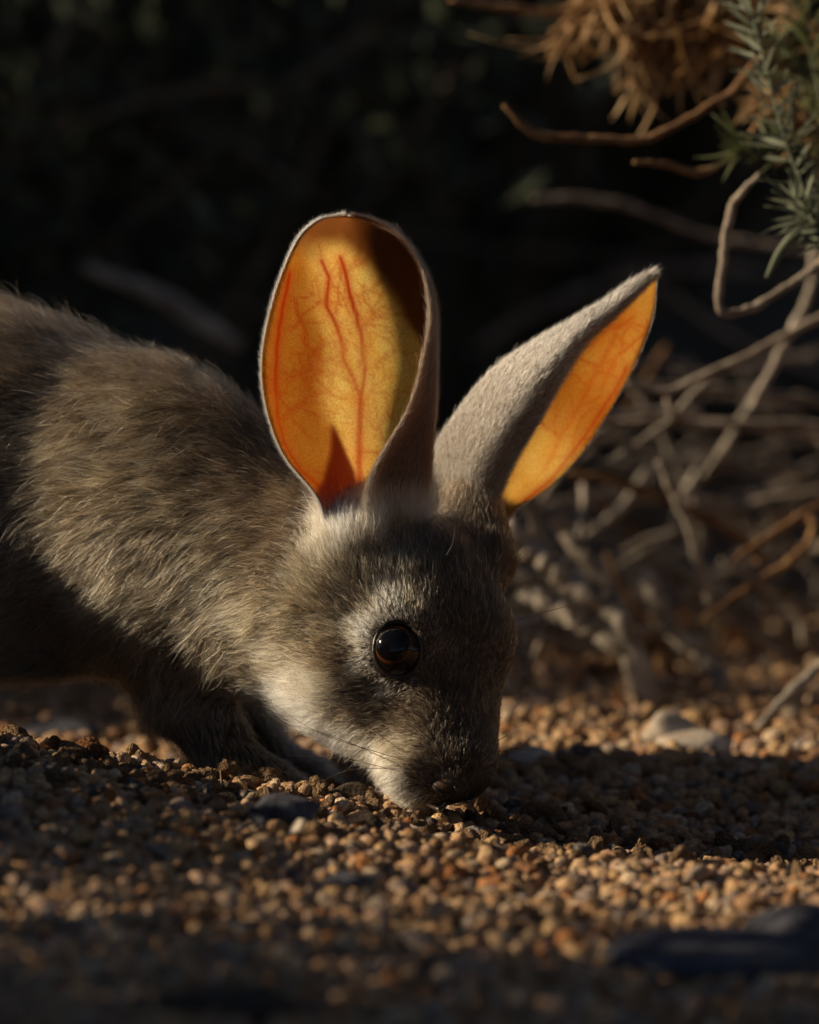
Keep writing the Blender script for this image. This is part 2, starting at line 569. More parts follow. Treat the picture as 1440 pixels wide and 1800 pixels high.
def body_sdf(P, carve=True):
    d = ell(P, (-90, 860, -410), (520, 318, 262), 0.17)                 # trunk
    d = smin(d, ell(P, (-540, 900, -430), (340, 380, 275)), 140)          # rump
    d = smin(d, ell(P, (-470, 1060, -140), (250, 260, 120), 0.3), 70)      # near thigh
    d = smin(d, ell(P, (-470, 1060, -600), (250, 260, 120), 0.3), 70)
    d = smin(d, ell(P, (285, 925, -240), (215, 258, 150), -0.15), 100)     # near shoulder
    d = smin(d, ell(P, (285, 890, -510), (190, 230, 120), -0.15), 80)     # far shoulder
    d = smin(d, cone(P, (240, 865, -350), (580, 1040, -95), 205, 148), 100)   # neck
    d = smin(d, cone(P, (270, 1020, -330), (510, 1105, -135), 155, 122), 60)  # chest
    # head
    h = ell(P, (715, 1060, -75), (158, 152, 150))
    h = smin(h, ell(P, (622, 1170, -55), (122, 118, 120)), 60)            # cheek
    h = smin(h, cone(P, (735, 1150, -45), (782, 1330, 25), 128, 70), 50)  # snout
    h = smin(h, cone(P, (630, 1185, -60), (735, 1345, 5), 105, 56), 40)   # jaw
    h = smin(h, cone(P, (790, 1120, -50), (802, 1335, 15), 100, 58), 40)  # far cheek
    h = smin(h, ell(P, (730, 1345, 48), (62, 58, 50)), 30)                # whisker pads
    h = smin(h, ell(P, (816, 1338, 40), (44, 60, 50)), 30)
    h = smin(h, ell(P, (748, 1388, 30), (50, 28, 42)), 22)                # chin
    h = smin(h, ell(P, (790, 1378, 78), (30, 26, 24)), 16)                # nose
    h = smin(h, ell(P, (700, 1120, 52), (72, 78, 46)), 30)                # brow
    h = smin(h, ell(P, (850, 1125, -30), (46, 66, 60)), 34)
    h = smin(h, cone(P, (662, 1020, -45), (648, 948, -20), 92, 78), 36)     # ear roots
    h = smin(h, cone(P, (828, 985, -125), (826, 905, -190), 72, 54), 36)
    d = smin(d, h, 55)
    # front legs
    for w, dx in ((-205, 0), (-480, 60)):
        l = cone(P, (310 + dx, 1060, w - 40), (325 + dx, 1215, w - 40), 115, 72)
        l = smin(l, cone(P, (325 + dx, 1215, w - 40), (400 + dx, 1335, w), 68, 46), 30)
        l = smin(l, cone(P, (400 + dx, 1345, w), (480 + dx, 1376, w + 15), 46, 34), 20)
        for k in range(4):
            l = smin(l, cone(P, (470 + dx, 1372, w + 10), (528 + dx - abs(k - 1.2) * 10, 1386 - 2 * k, w + 42 - 26 * k), 24, 15), 9)
        d = smin(d, l, 40)
    # hind legs and feet
    for w in (-140, -600):
        l = cone(P, (-330, 1150, w), (-540, 1290, w + 20), 90, 60)
        l = smin(l, cone(P, (-560, 1340, w + 20), (-270, 1370, w + 30), 48, 42), 30)
        d = smin(d, l, 50)
    d = smin(d, ell(P, (-890, 900, -390), (85, 80, 80)), 30)               # tail
    if carve:
        d = np.maximum(d, -ell(P, (EYE[0], EYE[1], EYE[2] + 22), (40, 49, 60), -0.12))
        d = np.maximum(d, -ell(P, EYE2 + [26, 0, -6], (44, 46, 46)))
        n = ell(P, (768, 1392, 104), (10, 7, 10), 0.6)
        d = np.maximum(d, -n)
    return d

# seat the eyeball just inside the skin
ws = np.linspace(260, -100, 361)
line = np.stack([np.full(361, EYE[0]), np.full(361, EYE[1]), ws], -1)
sd = body_sdf(line, False)
EYE[2] = ws[np.argmax(sd < 0)] - 36
def surface_nets(fn, lo, hi, step):
    ax = [np.arange(lo[k], hi[k] + step, step) for k in range(3)]
    shape = tuple(len(a) for a in ax)
    D = np.empty(shape, np.float32)
    yy, zz = np.meshgrid(ax[1], ax[2], indexing='ij')
    for i0 in range(0, shape[0], 24):
        xs = ax[0][i0:i0 + 24]
        P = np.empty((len(xs),) + yy.shape + (3,))
        P[..., 0] = xs[:, None, None]
        P[..., 1] = yy
        P[..., 2] = zz
        D[i0:i0 + 24] = fn(P)
    ins = D < 0
    cs = tuple(s - 1 for s in shape)
    cnt = np.zeros(cs, np.int8)
    for a in (0, 1):
        for b in (0, 1):
            for c in (0, 1):
                cnt += ins[a:a + cs[0], b:b + cs[1], c:c + cs[2]]
    act = (cnt > 0) & (cnt < 8)
    ci = np.argwhere(act)
    idx = -np.ones(cs, np.int64)
    idx[act] = np.arange(len(ci))
    acc = np.zeros((len(ci), 3))
    num = np.zeros(len(ci))
    corners = [(a, b, c) for a in (0, 1) for b in (0, 1) for c in (0, 1)]
    for p in corners:
        for k in range(3):
            if p[k] == 0:
                q = list(p)
                q[k] = 1
                d0 = D[tuple((ci + p).T)]
                d1 = D[tuple((ci + q).T)]
                s = (d0 < 0) != (d1 < 0)
                t = np.where(s, d0 / np.where(s, d0 - d1, 1), 0)
                pos = np.tile(np.array(p, float), (len(ci), 1))
                pos[:, k] += t
                acc += pos * s[:, None]
                num += s
    V = (ci + acc / num[:, None]) * step + np.array([a[0] for a in ax])
    F = []
    for k in range(3):
        u, v = (k + 1) % 3, (k + 2) % 3
        sl0 = [slice(None)] * 3
        sl1 = [slice(None)] * 3
        sl0[k] = slice(0, -1)
        sl1[k] = slice(1, None)
        e = np.argwhere(ins[tuple(sl0)] != ins[tuple(sl1)])
        ok = (e[:, u] > 0) & (e[:, v] > 0) & (e[:, u] < cs[u]) & (e[:, v] < cs[v])
        e = e[ok]
        flip = ins[tuple(e.T)]
        def cell(du, dv):
            c = e.copy()
            c[:, u] -= du
            c[:, v] -= dv
            return idx[tuple(c.T)]
        quad = np.stack([cell(1, 1), cell(0, 1), cell(0, 0), cell(1, 0)], -1)
        quad[~flip] = quad[~flip][:, ::-1]
        F.append(quad)
    return V, np.concatenate(F)

BV, BF = surface_nets(body_sdf, (-1000, 540, -760), (940, 1440, 170), 9.0)
BF = BF[:, ::-1]                  # rabbit space is left handed (y runs down)
rabbit = empty('rabbit', loc([(300, 1400, -320)])[0], 'brown cottontail rabbit with glowing backlit ears, nose down on gravel', 'rabbit')
body_me = fast_mesh('body', loc(BV), BF)
body = link('body', body_me, M_skin, rabbit)

nrm = np.empty(len(BV) * 3, np.float32)
body_me.vertices.foreach_get('normal', nrm)
nrm = nrm.reshape(-1, 3)
# world normal -> rabbit space
NB = np.stack([nrm @ RIGHT, -(nrm @ UP), nrm @ TOW], -1)
if np.sum((BV - BV.mean(0)) * NB) < 0:
    body_me.flip_normals()
    NB = -NB

# ------------------------------------------------------------------ fur groom
# px, py | direction right, down | length | lift | colour of the pale band | dark share
G = [
    (-500, 620, -1, .1, 80, .45, (.24, .17, .10), .35), (-300, 560, -1, -.05, 80, .45, (.24, .17, .10), .35),
    (0, 530, -1, -.20, 78, .62, (.22, .16, .10), .40), (200, 575, -1, -.15, 72, .6, (.22, .16, .10), .40),
    (330, 600, -1, -.10, 62, .5, (.22, .16, .10), .42), (430, 640, -.9, -.1, 55, .45, (.26, .18, .11), .35),
    (40, 660, -1, .05, 80, .4, (.20, .15, .10), .42), (60, 770, -1, .22, 84, .3, (.28, .21, .13), .30),
    (250, 690, -1, .2, 76, .3, (.31, .23, .135), .28), (400, 700, -.9, .15, 62, .3, (.33, .215, .12), .25),
    (480, 780, -.9, .1, 50, .3, (.24, .15, .085), .40), (130, 900, -.9, .42, 90, .28, (.29, .22, .14), .30),
    (280, 850, -.95, .35, 82, .28, (.31, .24, .15), .28), (420, 880, -.95, .25, 70, .28, (.30, .21, .13), .30),
    (-150, 950, -.9, .4, 90, .3, (.24, .18, .12), .35), (-100, 1130, -.6, .7, 80, .3, (.34, .29, .22), .2),
    (180, 1050, -.6, .75, 98, .3, (.29, .23, .15), .30), (300, 1000, -.8, .55, 88, .28, (.31, .24, .155), .28),
    (400, 1020, -.9, .35, 78, .3, (.37, .29, .175), .22), (450, 1080, -.95, .3, 70, .32, (.44, .35, .21), .18),
    (360, 1120, -.7, .65, 88, .28, (.31, .24, .155), .28), (430, 1180, -.75, .6, 76, .3, (.36, .28, .175), .25),
    (270, 1170, -.4, .9, 98, .3, (.27, .21, .13), .32), (500, 930, -1, .1, 52, .35, (.26, .17, .10), .35),
    (520, 860, -.9, -.1, 48, .35, (.22, .14, .08), .40), (470, 980, -1, .15, 60, .35, (.22, .16, .10), .45),
    (570, 960, -.45, -.9, 44, .35, (.52, .44, .32), .10), (540, 1020, -.75, -.6, 44, .32, (.42, .34, .22), .22),
    (500, 1080, -.95, 0, 50, .32, (.40, .31, .19), .22), (490, 1150, -1, .15, 56, .32, (.52, .43, .30), .15),
    (560, 1130, -.95, -.15, 38, .28, (.40, .31, .20), .28), (595, 1150, -.95, -.1, 34, .25, (.24, .18, .12), .50),
    (560, 1210, -1, .1, 46, .3, (.62, .53, .40), .10), (500, 1230, -.9, .4, 60, .32, (.80, .72, .60), .02),
    (540, 1280, -.75, .6, 60, .32, (.85, .79, .70), .0), (600, 1300, -.65, .7, 52, .32, (.85, .79, .70), .0),
    (620, 1250, -.95, .15, 34, .28, (.36, .28, .19), .30), (660, 1320, -.7, .55, 36, .3, (.56, .49, .38), .08),
    (650, 1210, -.9, -.05, 30, .25, (.13, .095, .065), .6), (700, 1240, -.8, -.2, 26, .25, (.11, .08, .055), .6),
    (680, 1275, -.9, .05, 26, .28, (.22, .165, .11), .4), (715, 1315, -.9, -.1, 24, .32, (.48, .39, .26), .12),
    (700, 1370, -.75, .4, 30, .32, (.64, .57, .45), .05), (735, 1400, -.5, .5, 24, .3, (.60, .52, .40), .08),
    (745, 1360, -.6, -.3, 15, .25, (.20, .14, .09), .4), (770, 1385, -.2, -.5, 8, .2, (.34, .23, .12), .1),
    (800, 1395, .1, -.6, 8, .2, (.10, .07, .05), .5), (815, 1350, .15, -1, 13, .22, (.11, .08, .055), .5),
    (855, 1330, .6, -.7, 20, .3, (.16, .115, .075), .4), (790, 1280, 0, -1, 18, .22, (.13, .095, .062), .5),
    (760, 1200, -.1, -1, 19, .22, (.15, .11, .07), .5), (830, 1200, .1, -1, 20, .22, (.15, .11, .07), .5),
    (880, 1180, .35, -1, 20, .25, (.22, .16, .10), .35), (810, 1080, 0, -1, 24, .25, (.17, .125, .08), .48),
    (890, 1080, .25, -1, 22, .25, (.20, .145, .09), .42), (770, 1020, -.1, -1, 28, .28, (.24, .185, .12), .42),
    (700, 990, -.15, -1, 34, .32, (.40, .33, .23), .30), (640, 1000, -.3, -.95, 36, .3, (.36, .29, .19), .32),
    (620, 1060, -.7, -.7, 32, .26, (.36, .28, .18), .30), (760, 940, 0, -1, 34, .32, (.13, .095, .065), .6),
    (850, 980, .2, -1, 30, .3, (.14, .10, .065), .55), (850, 920, .3, -1, 28, .3, (.20, .13, .08), .4),
    (600, 940, -.3, -.95, 56, .34, (.80, .70, .56), .0), (640, 930, .05, -1, 52, .34, (.62, .47, .35), .05),
    (700, 920, .12, -1, 46, .34, (.18, .12, .08), .45), (735, 905, .1, -1, 44, .34, (.13, .09, .06), .5),
    (690, 1065, -.25, -.97, 22, .22, (0.78, 0.66, 0.46), .0), (725, 1068, .05, -1, 22, .22, (.46, .33, .18), .12),
    (645, 1105, -.85, -.5, 22, .22, (0.89, 0.78, 0.59), .0), (645, 1160, -.9, .25, 22, .22, (0.81, 0.69, 0.50), .0),
    (675, 1205, -.75, .55, 20, .22, (0.65, 0.53, 0.36), .0), (718, 1210, -.3, .3, 16, .2, (.26, .19, .13), .25),
    (758, 1110, .2, -1, 15, .2, (.30, .21, .14), .25), (765, 1150, .25, -.8, 14, .2, (.24, .17, .12), .3),
    (300, 1290, .05, 1, 55, .28, (.15, .105, .065), .40), (420, 1300, .2, .95, 45, .28, (.17, .12, .07), .35),
    (440, 1365, .35, .6, 30, .35, (.34, .26, .16), .15), (500, 1375, .5, .5, 26, .38, (.34, .26, .16), .15),
    (-500, 1200, -.5, .8, 70, .3, (.26, .20, .13), .3), (-450, 1350, .7, .4, 30, .3, (.40, .33, .24), .1),
    (-880, 900, -1, -.3, 90, .6, (.75, .72, .66), .0),
]
G_xy = np.array([g[:2] for g in G], float)
G_dir = np.array([g[2:4] for g in G], float)
G_dir /= np.linalg.norm(G_dir, axis=1, keepdims=True)
G_len = np.array([g[4] for g in G], float)
G_lift = np.array([g[5] for g in G], float)
G_col = np.array([g[6] for g in G], float)
G_dark = np.array([g[7] for g in G], float)
G_all = np.concatenate([G_dir, G_len[:, None], G_lift[:, None], G_col, G_dark[:, None]], 1)

def groom(P):
    out = np.empty((len(P), G_all.shape[1]))
    for a in range(0, len(P), 40000):
        p = P[a:a + 40000, :2]
        d2 = ((p[:, None] - G_xy[None]) ** 2).sum(-1) + 120.0
        w = d2 ** -2.0
        w /= w.sum(1, keepdims=True)
        out[a:a + 40000] = w @ G_all
    return out

def sample_tris(V, Nv, T, density, n, rng):
    a, b, c = V[T[:, 0]], V[T[:, 1]], V[T[:, 2]]
    area = 0.5 * np.linalg.norm(np.cross(b - a, c - a), axis=1)
    w = area * density((a + b + c) / 3, (Nv[T[:, 0]] + Nv[T[:, 1]] + Nv[T[:, 2]]) / 3)
    t = rng.choice(len(T), n, p=w / w.sum())
    r1 = np.sqrt(rng.random(n))[:, None]
    r2 = rng.random(n)[:, None]
    k = (1 - r1, r1 * (1 - r2), r1 * r2)
    P = k[0] * a[t] + k[1] * b[t] + k[2] * c[t]
    N = k[0] * Nv[T[t, 0]] + k[1] * Nv[T[t, 1]] + k[2] * Nv[T[t, 2]]
    N /= np.linalg.norm(N, axis=1, keepdims=True) + 1e-9
    return P, N, t, (T[t], k)

def curves_obj(name, pts, radius, colour, m_, parent):
    """pts (n, k, 3) world; radius (n, k) metres; colour (n, k, 3)"""
    n, k = pts.shape[:2]
    cd = bpy.data.hair_curves.new(name)
    cd.add_curves([k] * n)
    cd.position_data.foreach_set('vector', pts.astype(np.float32).ravel())
    ra = cd.attributes.get('radius') or cd.attributes.new('radius', 'FLOAT', 'POINT')
    ra.data.foreach_set('value', radius.astype(np.float32).ravel())
    ca = cd.attributes.new('hcol', 'FLOAT_COLOR', 'POINT')
    ca.data.foreach_set('color', np.concatenate([colour, np.ones((n, k, 1))], -1).astype(np.float32).ravel())
    cd.materials.append(m_)
    return link(name, cd, None, parent)

def body_density(c, n):
    inframe = sstep(-420, -120, c[:, 0])
    face = 0.35 + 0.65 * sstep(-0.5, 0.0, n[:, 2])
    head = sstep(430, 560, c[:, 0])
    d = (0.12 + 0.88 * inframe) * face * (1 + 1.3 * head)
    leg = sstep(1220, 1280, c[:, 1]) * (c[:, 0] < 600)
    return d * (1 - 0.4 * leg)

def eye_dist(P, e, rx, ry):
    return np.sqrt(((P[:, 0] - e[0]) / rx) ** 2 + ((P[:, 1] - e[1]) / ry) ** 2) + 10 * (np.abs(P[:, 2] - e[2]) > 90)

BT = np.concatenate([BF[:, [0, 1, 2]], BF[:, [0, 2, 3]]])

def make_fur(n, kpts, rng, lenmul, rad, guard=False):
    P, N, _, _ = sample_tris(BV, NB, BT, body_density, n, rng)
    ok = (eye_dist(P, EYE, 40, 49) > 1.04) & (np.linalg.norm((P - EYE2 - [26, 0, -6]) / [46, 48, 48], axis=1) > 1.0)
    ok &= ~((np.abs(P[:, 0] - 785) < 21) & (np.abs(P[:, 1] - 1382) < 13) & (P[:, 2] > 20))
    P, N = P[ok], N[ok]
    # nothing grows inside the skin folds
    n = len(P)
    g = groom(P)
    D = np.concatenate([g[:, :2], np.zeros((n, 1))], 1)
    # slow wander of the coat
    sx = wob(P[:, 0], P[:, 1], P[:, 2], 31, 3, 0.035)
    sy = wob(P[:, 0], P[:, 1], P[:, 2], 32, 3, 0.035)
    head = sstep(430, 560, P[:, 0])
    wander = 0.42 - 0.24 * head
    D[:, 0] += sx * wander
    D[:, 1] += sy * wander
    D -= (D * N).sum(1, keepdims=True) * N
    D /= np.linalg.norm(D, axis=1, keepdims=True) + 1e-6
    ln = g[:, 2] * lenmul * rng.uniform(0.55, 1.15, n) * (0.80 + 0.12 * sstep(430, 560, P[:, 0]))
    lift = g[:, 3] * rng.uniform(0.55, 1.45, n) + wob(P[:, 0], P[:, 1], P[:, 2], 33, 2, 0.05) * 0.10
    # keep ears and eyelids clear
    e = eye_dist(P, EYE, 40, 49)
    ln *= 0.35 + 0.65 * sstep(1.05, 1.9, e)
    jit = rng.normal(size=(n, 3)) * (0.16 if not guard else 0.2)
    t = np.linspace(0, 1, kpts)[None, :, None]
    up = np.clip(lift, 0.08, 1.2)[:, None, None]
    Dk = D[:, None] + jit[:, None] * t
    pts = P[:, None] + ln[:, None, None] * (Dk * (t * 0.55 + 0.45 * t ** 2) + N[:, None] * up * (t * 1.25 - 0.45 * t ** 2))
    pts += (rng.normal(size=(n, 1, 3)) * ln[:, None, None] * 0.10) * np.sin(t * 3.1)
    # tips gather into little locks
    cell = 15.0 + 13.0 * (1 - head)
    jx = P + np.stack([wob(P[:, 0], P[:, 1], P[:, 2], 41 + a, 2, 0.11) for a in range(3)], -1) * 7
    key = np.floor(jx / cell[:, None]).astype(np.int64)
    hsh = (key[:, 0] * 73856093) ^ (key[:, 1] * 19349663) ^ (key[:, 2] * 83492791)
    _, inv = np.unique(hsh, return_inverse=True)
    cnt = np.bincount(inv)
    tip = pts[:, -1]
    mean = np.stack([np.bincount(inv, tip[:, a]) / cnt for a in range(3)], -1)
    pull = (0.46 - 0.2 * head)[:, None] if not guard else 0.1
    pts += ((mean[inv] - tip) * pull)[:, None] * t ** 2
    lock = rng.random(len(cnt))[inv]
    # colour: dark root, pale band, dark or pale tip
    col = g[:, 4:7]
    dark = rng.random(n) < np.clip(g[:, 7] * (0.6 + 1.2 * lock), 0, 1)
    tone = rng.uniform(0.55, 1.5, (n, 1)) * (0.55 + 0.9 * rng.random(len(cnt))[inv][:, None])
    band = col * tone
    band = np.where(dark[:, None], np.array([0.055, 0.04, 0.028]) * tone, band)
    pale = np.clip((col.mean(1) - 0.30) / 0.2, 0, 1)[:, None]
    root = col * (0.07 + 0.45 * pale)
    tipc = np.where((rng.random(n) < 0.5 * np.clip(g[:, 7] * 3, 0, 1))[:, None], band * 0.35, band * 1.15)
    tt = np.linspace(0, 1, kpts)
    k1 = sstep(0.25, 0.68, tt)[None, :, None]
    k2 = sstep(0.78, 0.98, tt)[None, :, None]
    C = root[:, None] * (1 - k1) + band[:, None] * k1
    C = C * (1 - k2) + tipc[:, None] * k2
    band_gain = np.where(rng.random((n, 1, 1)) > np.clip(g[:, 7] * 2.0, 0, 0.55)[:, None, None], 2.7, 0.18) if guard else 0.8
    C = C * band_gain
    light_gain = ((1 - 0.45 * sstep(720, 800, P[:, 0]) * (P[:, 1] > 900)) * (1 + 0.35 * (1 - sstep(400, 480, P[:, 0]))))[:, None, None]  # shade right of the face and sun on the shoulder put into fur colour
    R = rad * rng.uniform(0.75, 1.3, (n, 1)) * np.interp(tt, [0, 0.2, 0.6, 1], [0.8, 1.0, 0.85, 0.12])[None]
    return loc(pts), R, np.clip(C * np.array([1.55, 1.42, 1.22]) * light_gain, 0.003, 0.93)

rf = np.random.default_rng(77)
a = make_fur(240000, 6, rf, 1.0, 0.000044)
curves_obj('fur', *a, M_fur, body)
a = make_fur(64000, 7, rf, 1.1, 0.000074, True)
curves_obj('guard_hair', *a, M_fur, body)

# ------------------------------------------------------------------ eyes
def eye_mat():
    m, nt, N, L = mat('glossy_dark_eye')
    out = N('ShaderNodeOutputMaterial')
    b = N('ShaderNodeBsdfPrincipled')
    a = N('ShaderNodeAttribute')
    a.attribute_name = 'gaze'
    cr = N('ShaderNodeValToRGB')
    e = cr.color_ramp.elements
    e[0].position, e[0].color = 0.0, (0.003, 0.003, 0.004, 1)
    e[1].position, e[1].color = 1.0, (0.006, 0.004, 0.003, 1)
    for p, c in ((0.585, (0.004, 0.003, 0.003, 1)), (0.62, (0.07, 0.022, 0.008, 1)), (0.67, (0.05, 0.016, 0.006, 1)), (0.72, (0.008, 0.005, 0.004, 1))):
        k = e.new(p)
        k.color = c
    L(a.outputs['Fac'], cr.inputs[0])
    L(cr.outputs[0], b.inputs['Base Color'])
    b.inputs['Roughness'].default_value = 0.09
    b.inputs['IOR'].default_value = 1.33
    b.inputs['Coat Weight'].default_value = 0.0
    L(b.outputs[0], out.inputs[0])
    return m

M_eye = eye_mat()
M_lid = surf_mat('dark_eyelid_skin', (0.012, 0.008, 0.006), (0.03, 0.018, 0.013), 400, rough=0.35, bump=0.3, bscale=900)
M_lid.node_tree.nodes['Principled BSDF'].inputs['Specular IOR Level'].default_value = 0.5

def make_eye(c, r, gaze):
    gaze = np.array(gaze, float)
    gaze /= np.linalg.norm(gaze)
    v, f = ico(5)
    s = v @ gaze
    bulge = 1 + 0.05 * sstep(0.72, 0.95, s)
    V = np.array(c) + v * bulge[:, None] * r
    me = fast_mesh('eye', loc(V), f[:, ::-1])
    vattr(me, 'gaze', np.sqrt(np.clip(1 - s ** 2, 0, 1)) * (s > 0) + 1.0 * (s <= 0))
    return link('eye', me, M_eye, rabbit)

eye = make_eye(EYE, EYE_R, (-0.20, -0.24, 0.95))
make_eye(EYE2 + [-12, 0, -4], 46, (0.95, -0.1, -0.2))
# eyelid rims
def lid(c, rx, ry, rot, rad, bow):
    a = np.linspace(0, 2 * math.pi, 49)
    x, y = rx * np.cos(a), ry * np.sin(a)
    cs, sn = math.cos(rot), math.sin(rot)
    px, py = c[0] + cs * x - sn * y, c[1] + sn * x + cs * y
    d2 = ((px - c[0]) ** 2 + (py - c[1]) ** 2) / (EYE_R * 1.0) ** 2
    w = c[2] + EYE_R * np.sqrt(np.clip(1 - d2, 0.02, 1)) + bow
    return np.stack([px, py, w], -1)
L_ = lid(EYE, 41, 48, -0.12, 5, 0)
link('eyelid', tube_mesh('eyelid', loc(L_), np.full(49, 4.2 * S), sides=10, seg=96), M_lid, eye)
def skin_w(x, y):
    l_ = np.stack([np.full(361, float(x)), np.full(361, float(y)), ws], -1)
    return ws[np.argmax(body_sdf(l_, False) < 0)]
M_nose = surf_mat('nose_skin', (0.035, 0.02, 0.014), (0.085, 0.048, 0.03), 500, rough=0.5, bump=0.6, bscale=1500, dist=0.0004)
nv, nf = lump(3, 71, 0.07, 2)
nose = link('nose', fast_mesh('nose', loc(np.array([785, 1380, skin_w(785, 1380) - 5]) + nv * np.array([24, 15, 9])), nf[:, ::-1]), M_nose, rabbit)
for x_, y_ in ((768, 1386), (803, 1384)):
    w_ = skin_w(x_, y_) + 3
    link('nostril', tube_mesh('nostril', loc(np.array([(x_ - 7, y_ - 5, w_ - 3), (x_, y_ + 1, w_), (x_ + 5, y_ + 9, w_ - 2)])), np.array([2.5, 4.2, 2.5]) * S, sides=8), M_lid, nose)
m_ = [(786, 1396), (785, 1410), (772, 1417), (750, 1412)]
link('mouth', tube_mesh('mouth', loc(np.array([(a_, b_, skin_w(a_, b_) + 2) for a_, b_ in m_])), np.array([3.5, 4, 4, 2.5]) * S, sides=8), M_lid, rabbit)

# ------------------------------------------------------------------ whiskers
wh = [((712, 1335, 95), (560, 1285, 130), (455, 1215, 120)), ((708, 1345, 95), (580, 1290, 150), (470, 1262, 170)),
      ((705, 1355, 95), (600, 1330, 150), (505, 1325, 190)), ((716, 1325, 95), (600, 1240, 150), (520, 1175, 170)),
      ((710, 1350, 95), (620, 1350, 150), (560, 1372, 170)), ((715, 1362, 90), (660, 1385, 130), (620, 1420, 150)),
      ((848, 1325, 60), (890, 1318, 80), (940, 1322, 90)), ((850, 1332, 60), (900, 1336, 80), (962, 1338, 90)),
      ((846, 1315, 60), (890, 1292, 80), (925, 1268, 90)), ((850, 1342, 60), (895, 1352, 80), (930, 1380, 90)),
      ((846, 1352, 60), (880, 1368, 80), (902, 1398, 90)), ((890, 1095, 20), (960, 1075, 40), (1035, 1055, 50)),
      ((690, 1068, 100), (662, 1040, 140), (640, 1022, 160)), ((785, 975, 90), (795, 955, 120), (800, 925, 140))]
for k, w3 in enumerate(wh):
    P = catmull(np.array(w3, float), 10)
    R = np.linspace(1, 0.2, 10)[None] * 0.000125
    pale = k == len(wh) - 1
    C = np.tile(np.array([0.75, 0.7, 0.6] if pale else [0.03, 0.022, 0.018]), (1, 10, 1))
    curves_obj('whisker', loc(P)[None], R, C, M_fur, rabbit)

# ------------------------------------------------------------------ ears
def ear_mat(name, coat):
    m, nt, N, L = mat(name)
    out = N('ShaderNodeOutputMaterial')
    def att(nm):
        a = N('ShaderNodeAttribute')
        a.attribute_name = nm
        return a.outputs['Fac']
    def mix(f, a, b):
        x = N('ShaderNodeMix')
        x.data_type = 'RGBA'
        L(f, x.inputs[0])
        for s, v in ((6, a), (7, b)):
            if isinstance(v, tuple):
                x.inputs[s].default_value = (*v, 1)
            else:
                L(v, x.inputs[s])
        return x.outputs[2]
    tc = N('ShaderNodeTexCoord')
    n1 = N('ShaderNodeTexNoise')
    n1.inputs['Scale'].default_value = 160
    n1.inputs['Detail'].default_value = 4
    L(tc.outputs['Object'], n1.inputs['Vector'])
    n2 = N('ShaderNodeTexNoise')
    n2.inputs['Scale'].default_value = 1900
    n2.inputs['Detail'].default_value = 3
    L(tc.outputs['Object'], n2.inputs['Vector'])
    def ramp(src, lo, hi):
        r = N('ShaderNodeMapRange')
        r.inputs[1].default_value = lo
        r.inputs[2].default_value = hi
        L(src, r.inputs[0])
        return r.outputs[0]
    t = mix(ramp(n1.outputs[0], 0.35, 0.65), (1.0, 0.89, 0.50), (1.0, 0.81, 0.40))
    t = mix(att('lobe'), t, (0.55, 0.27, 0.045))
    sp = N('ShaderNodeMix')
    sp.data_type = 'RGBA'
    sp.blend_type = 'MULTIPLY'
    sp.inputs[0].default_value = 1.0
    L(t, sp.inputs[6])
    L(mix(ramp(n2.outputs[0], 0.40, 0.62), (1.0, 1.0, 1.0), (0.86, 0.76, 0.6)), sp.inputs[7])
    t = sp.outputs[2]
    t = mix(att('vein'), t, (0.55, 0.045, 0.006))
    t = mix(att('thick'), t, (0.28, 0.065, 0.03))  # also carries the darker triangle of the near ear
    t = mix(att('tip'), t, (0.34, 0.17, 0.08))
    d = mix(att('tip'), (0.30, 0.19, 0.13), (0.10, 0.065, 0.04))
    d = mix(att('vein'), d, (0.22, 0.07, 0.045))
    d = mix(att('coat'), d, coat)
    d = mix(att('base'), d, (0.52, 0.36, 0.28))
    tr = N('ShaderNodeBsdfTranslucent')
    L(t, tr.inputs[0])
    df = N('ShaderNodeBsdfDiffuse')
    L(d, df.inputs[0])
    ms = N('ShaderNodeMixShader')
    mr = N('ShaderNodeMapRange')
    mr.inputs[3].default_value = 0.97
    mr.inputs[4].default_value = 0.10
    L(att('coat'), mr.inputs[0])
    L(mr.outputs[0], ms.inputs[0])
    L(df.outputs[0], ms.inputs[1])
    L(tr.outputs[0], ms.inputs[2])
    L(ms.outputs[0], out.inputs[0])
    return m

M_ear = ear_mat('translucent_ear_skin', (0.075, 0.042, 0.028))
M_ear_pale = ear_mat('translucent_ear_skin_pale_back', (0.15, 0.105, 0.075))

def seg_dist(P, line):
    line = np.asarray(line, float)
    best = np.full(len(P), 1e9)
    for a, b in zip(line[:-1], line[1:]):
        ab = b - a
        t = np.clip(((P - a) @ ab) / (ab @ ab + 1e-9), 0, 1)
        best = np.minimum(best, np.linalg.norm(P - a - t[:, None] * ab, axis=1))
    return best

def shift(c, dw):
    return (np.array(c, float) + np.array([0, 0, dw])).tolist()

